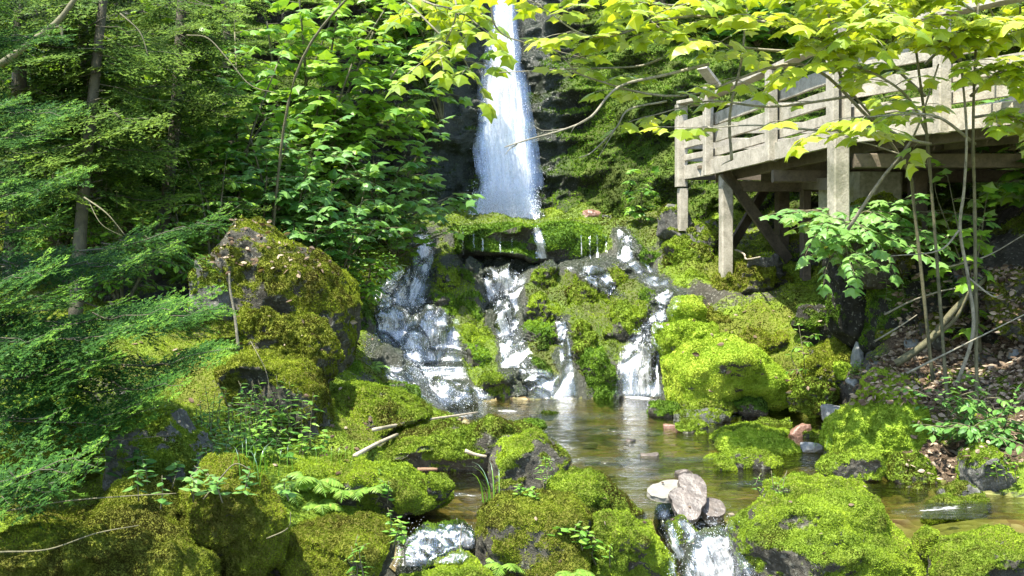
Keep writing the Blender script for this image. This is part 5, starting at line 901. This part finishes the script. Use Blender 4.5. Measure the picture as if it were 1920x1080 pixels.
# ------------------------------------------------------------------ wooden platform
def beam(name, a, b, w_, h_, mat, parent, up=UP, label=None):
    a, b = np.array(a, float), np.array(b, float); d = b-a; L = np.linalg.norm(d); d /= L; up = np.array(up, float)
    if abs(d@up) > .9: up = np.array([.158, -1, 0])/1.012
    s_ = np.cross(d, up); s_ /= np.linalg.norm(s_); u = np.cross(s_, d); V = []; n = max(2, int(L/.25)); c_ = min(w_, h_)*.08
    prof = [(-w_/2+c_, -h_/2), (w_/2-c_, -h_/2), (w_/2, -h_/2+c_), (w_/2, h_/2-c_), (w_/2-c_, h_/2), (-w_/2+c_, h_/2), (-w_/2, h_/2-c_), (-w_/2, -h_/2+c_)]
    V = [a+d*L*i/n+s_*(p+rng.normal(0, .0012))+u*(q+rng.normal(0, .0012)) for i in range(n+1) for p, q in prof]; T = []
    for i in range(n):
        for j in range(8): k = (j+1) % 8; T += [(i*8+j, i*8+k, i*8+8+k), (i*8+j, i*8+8+k, i*8+8+j)]
    for j in range(1, 7): T += [(0, j+1, j), (n*8, n*8+j, n*8+j+1)]
    T = np.array(T)[:, ::-1]; o = link(name, mk_mesh(name, np.array(V)-PL, T, M[mat], smooth=False), parent)
    if label: o['label'] = label
    return o
ex = lambda Y_: 2.33+.158*(11.5-max(Y_, 8.3))+.665*max(8.3-Y_, 0)
PL = np.array([2.9, 9., 1.6]); dk = empty('viewing_platform', PL, 'weathered grey wooden viewing platform with railings on posts above the right bank', 'platform')
FZ = 2.6
def rail_side(off, yf, yn, nm):
    e = lambda Y_, z_, o_=0.: (ex(Y_)+off+o_, Y_, z_)
    for ya, yb in ((yf, 8.305), (8.295, yn)):
        beam('top_rail', e(ya, 3.36), e(yb, 3.36), .14, .04, 'plank', dk)
        for z_ in (3.1, 2.9): beam('side_rail', e(ya, z_, .05), e(yb, z_, .05), .035, .14, 'plank', dk)
        beam('kick_board', e(ya, 2.71, .05), e(yb, 2.71, .05), .03, .09, 'plank', dk)
rail_side(0, 11.56, 6.9, 'front'); rail_side(2.7, 12.3, 6.9, 'back')
for Y_, top in [(11.5, 3.5), (9.75, 3.33), (7.55, 3.33)]: beam('railing_post', (ex(Y_)-.045, Y_, 2.44), (ex(Y_)-.045, Y_, top), .1, .1, 'plank', dk)
for Y_ in (12.2, 10.4, 8.7, 7.3): beam('railing_post', (ex(Y_)+2.79, Y_, 2.5), (ex(Y_)+2.79, Y_, 3.34), .09, .09, 'plank', dk)
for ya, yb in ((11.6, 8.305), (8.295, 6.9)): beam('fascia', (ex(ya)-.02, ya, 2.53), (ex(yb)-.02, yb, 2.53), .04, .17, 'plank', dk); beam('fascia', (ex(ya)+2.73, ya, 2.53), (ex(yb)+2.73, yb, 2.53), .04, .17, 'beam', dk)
cA = np.array([2.1, 12.25]); beam('railing_post', (cA[0], cA[1], 2.36), (cA[0], cA[1], 3.38), .13, .13, 'plank', dk)
for z_, h_ in ((3.1, .14), (2.9, .14), (2.53, .17), (2.71, .07)):
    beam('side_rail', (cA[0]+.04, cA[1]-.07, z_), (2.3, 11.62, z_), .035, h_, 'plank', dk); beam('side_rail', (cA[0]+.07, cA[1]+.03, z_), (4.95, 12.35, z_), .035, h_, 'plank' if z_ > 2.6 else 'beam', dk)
beam('top_rail', (cA[0], cA[1]-.02, 3.4), (2.3, 11.62, 3.36), .14, .04, 'plank', dk); beam('top_rail', (cA[0]+.08, cA[1]+.03, 3.4), (4.95, 12.35, 3.36), .14, .04, 'plank', dk)
beam('cap_board', (2.16, 11.2, 3.64), (2.36, 11.4, 3.47), .13, .04, 'plank', dk)
n = 36; Vd = []; Td = []
for i in range(n):
    y0 = 6.9+(12.15-6.9)*i/n; y1 = y0+(12.15-6.9)/n-.012; x0 = ex(y0)+.01 if y0 < 11.6 else 2.22; x1 = ex(y0)+2.7; z_ = FZ-.02+rng.normal(0, .002); k = len(Vd)
    Vd += [(x0, y0, z_-.036), (x1, y0, z_-.036), (x1, y1, z_-.036), (x0, y1, z_-.036), (x0, y0, z_), (x1, y0, z_), (x1, y1, z_), (x0, y1, z_)]
    for a in [(0, 3, 2), (0, 2, 1), (4, 5, 6), (4, 6, 7), (0, 1, 5), (0, 5, 4), (2, 3, 7), (2, 7, 6), (1, 2, 6), (1, 6, 5), (3, 0, 4), (3, 4, 7)]: Td.append([k+q for q in a])
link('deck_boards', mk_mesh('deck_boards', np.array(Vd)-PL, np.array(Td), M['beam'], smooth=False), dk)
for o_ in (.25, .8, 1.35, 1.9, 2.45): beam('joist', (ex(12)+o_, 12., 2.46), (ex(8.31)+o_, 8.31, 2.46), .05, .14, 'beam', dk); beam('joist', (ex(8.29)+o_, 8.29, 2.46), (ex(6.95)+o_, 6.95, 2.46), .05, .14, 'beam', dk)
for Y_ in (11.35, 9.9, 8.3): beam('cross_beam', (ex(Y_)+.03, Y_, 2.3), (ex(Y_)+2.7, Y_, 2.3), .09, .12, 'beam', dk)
def sup(px_, Y_, y_bot, ztop, w_, mat='plank'):
    x_ = (px_-960)/F*Y_; beam('support_post', (x_, Y_, CZ+(HY-y_bot)/F*Y_-.25), (x_, Y_, ztop), w_, w_, mat, dk)
sup(1361, 11.3, 487, 2.43, .13); sup(1280, 12.25, 395, 2.34, .11); sup(1466, 12., 500, 2.38, .14, 'beam'); sup(1510, 11.3, 500, 2.38, .1, 'beam'); sup(1720, 9.4, 480, 2.3, .14, 'beam')
sup(1572, 8.3, 400, 2.5, .14); x_ = (1572-960)/F*8.3
for q in (-.05, .05): beam('railing_post', (x_+q, 8.3, 2.503), (x_+q, 8.3, 3.42), .055, .13, 'plank', dk)
beam('brace', P(1358, 322, 11.22), P(1478, 488, 11.6), .04, .13, 'beam', dk); beam('brace', P(1372, 460, 11.6), P(1440, 345, 12.1), .04, .13, 'beam', dk); beam('brace', P(1500, 345, 11.5), P(1560, 345, 9.), .05, .12, 'beam', dk)
a, b = P(1590, 380, 8.7), P(1695, 285, 8.7)
beam('abutment', (3.43, 9.75, 1.5), (3.43, 9.75, 2.3), .5, .8, 'concrete', dk)
# ------------------------------------------------------------------ light, sky, camera
EL, AZ = math.radians(66), math.radians(SUN_AZ)      # azimuth of the sun, clockwise from straight ahead
w = bpy.data.worlds.new('World'); SC.world = w; w.use_nodes = True; nt = w.node_tree
sky = nt.nodes.new('ShaderNodeTexSky'); sky.sky_type = 'NISHITA'; sky.sun_disc = False; sky.sun_elevation = EL; sky.sun_rotation = AZ
nt.links.new(sky.outputs[0], nt.nodes['Background'].inputs[0]); nt.nodes['Background'].inputs[1].default_value = SKY
sl = bpy.data.lights.new('sun', 'SUN'); sl.energy = SUNE; sl.angle = math.radians(.5); sl.color = (1., .95, .84)
so = bpy.data.objects.new('sun', sl); COL.objects.link(so)
d = Vector((math.sin(AZ)*math.cos(EL), math.cos(AZ)*math.cos(EL), math.sin(EL))); so.rotation_euler = d.to_track_quat('Z', 'Y').to_euler(); so.location = (0, 0, 20)
cam = bpy.data.cameras.new('camera'); co = bpy.data.objects.new('camera', cam); COL.objects.link(co); SC.camera = co
co.location = (0, 0, CZ); co.rotation_euler = (math.pi/2, 0, 0); cam.sensor_width = 36; cam.lens = F/1920*36; cam.shift_y = -(540-HY)/1920; cam.clip_end = 500; cam.clip_start = .05
SC.view_settings.view_transform = 'Standard'; SC.view_settings.look = 'None'; SC.view_settings.exposure = EXPO; SC.view_settings.gamma = 1
SC.render.engine = 'CYCLES'; SC.cycles.max_bounces = 8; SC.cycles.transparent_max_bounces = 24; SC.cycles.diffuse_bounces = 3; SC.cycles.glossy_bounces = 2; SC.cycles.transmission_bounces = 3
SC.cycles.use_denoising = True
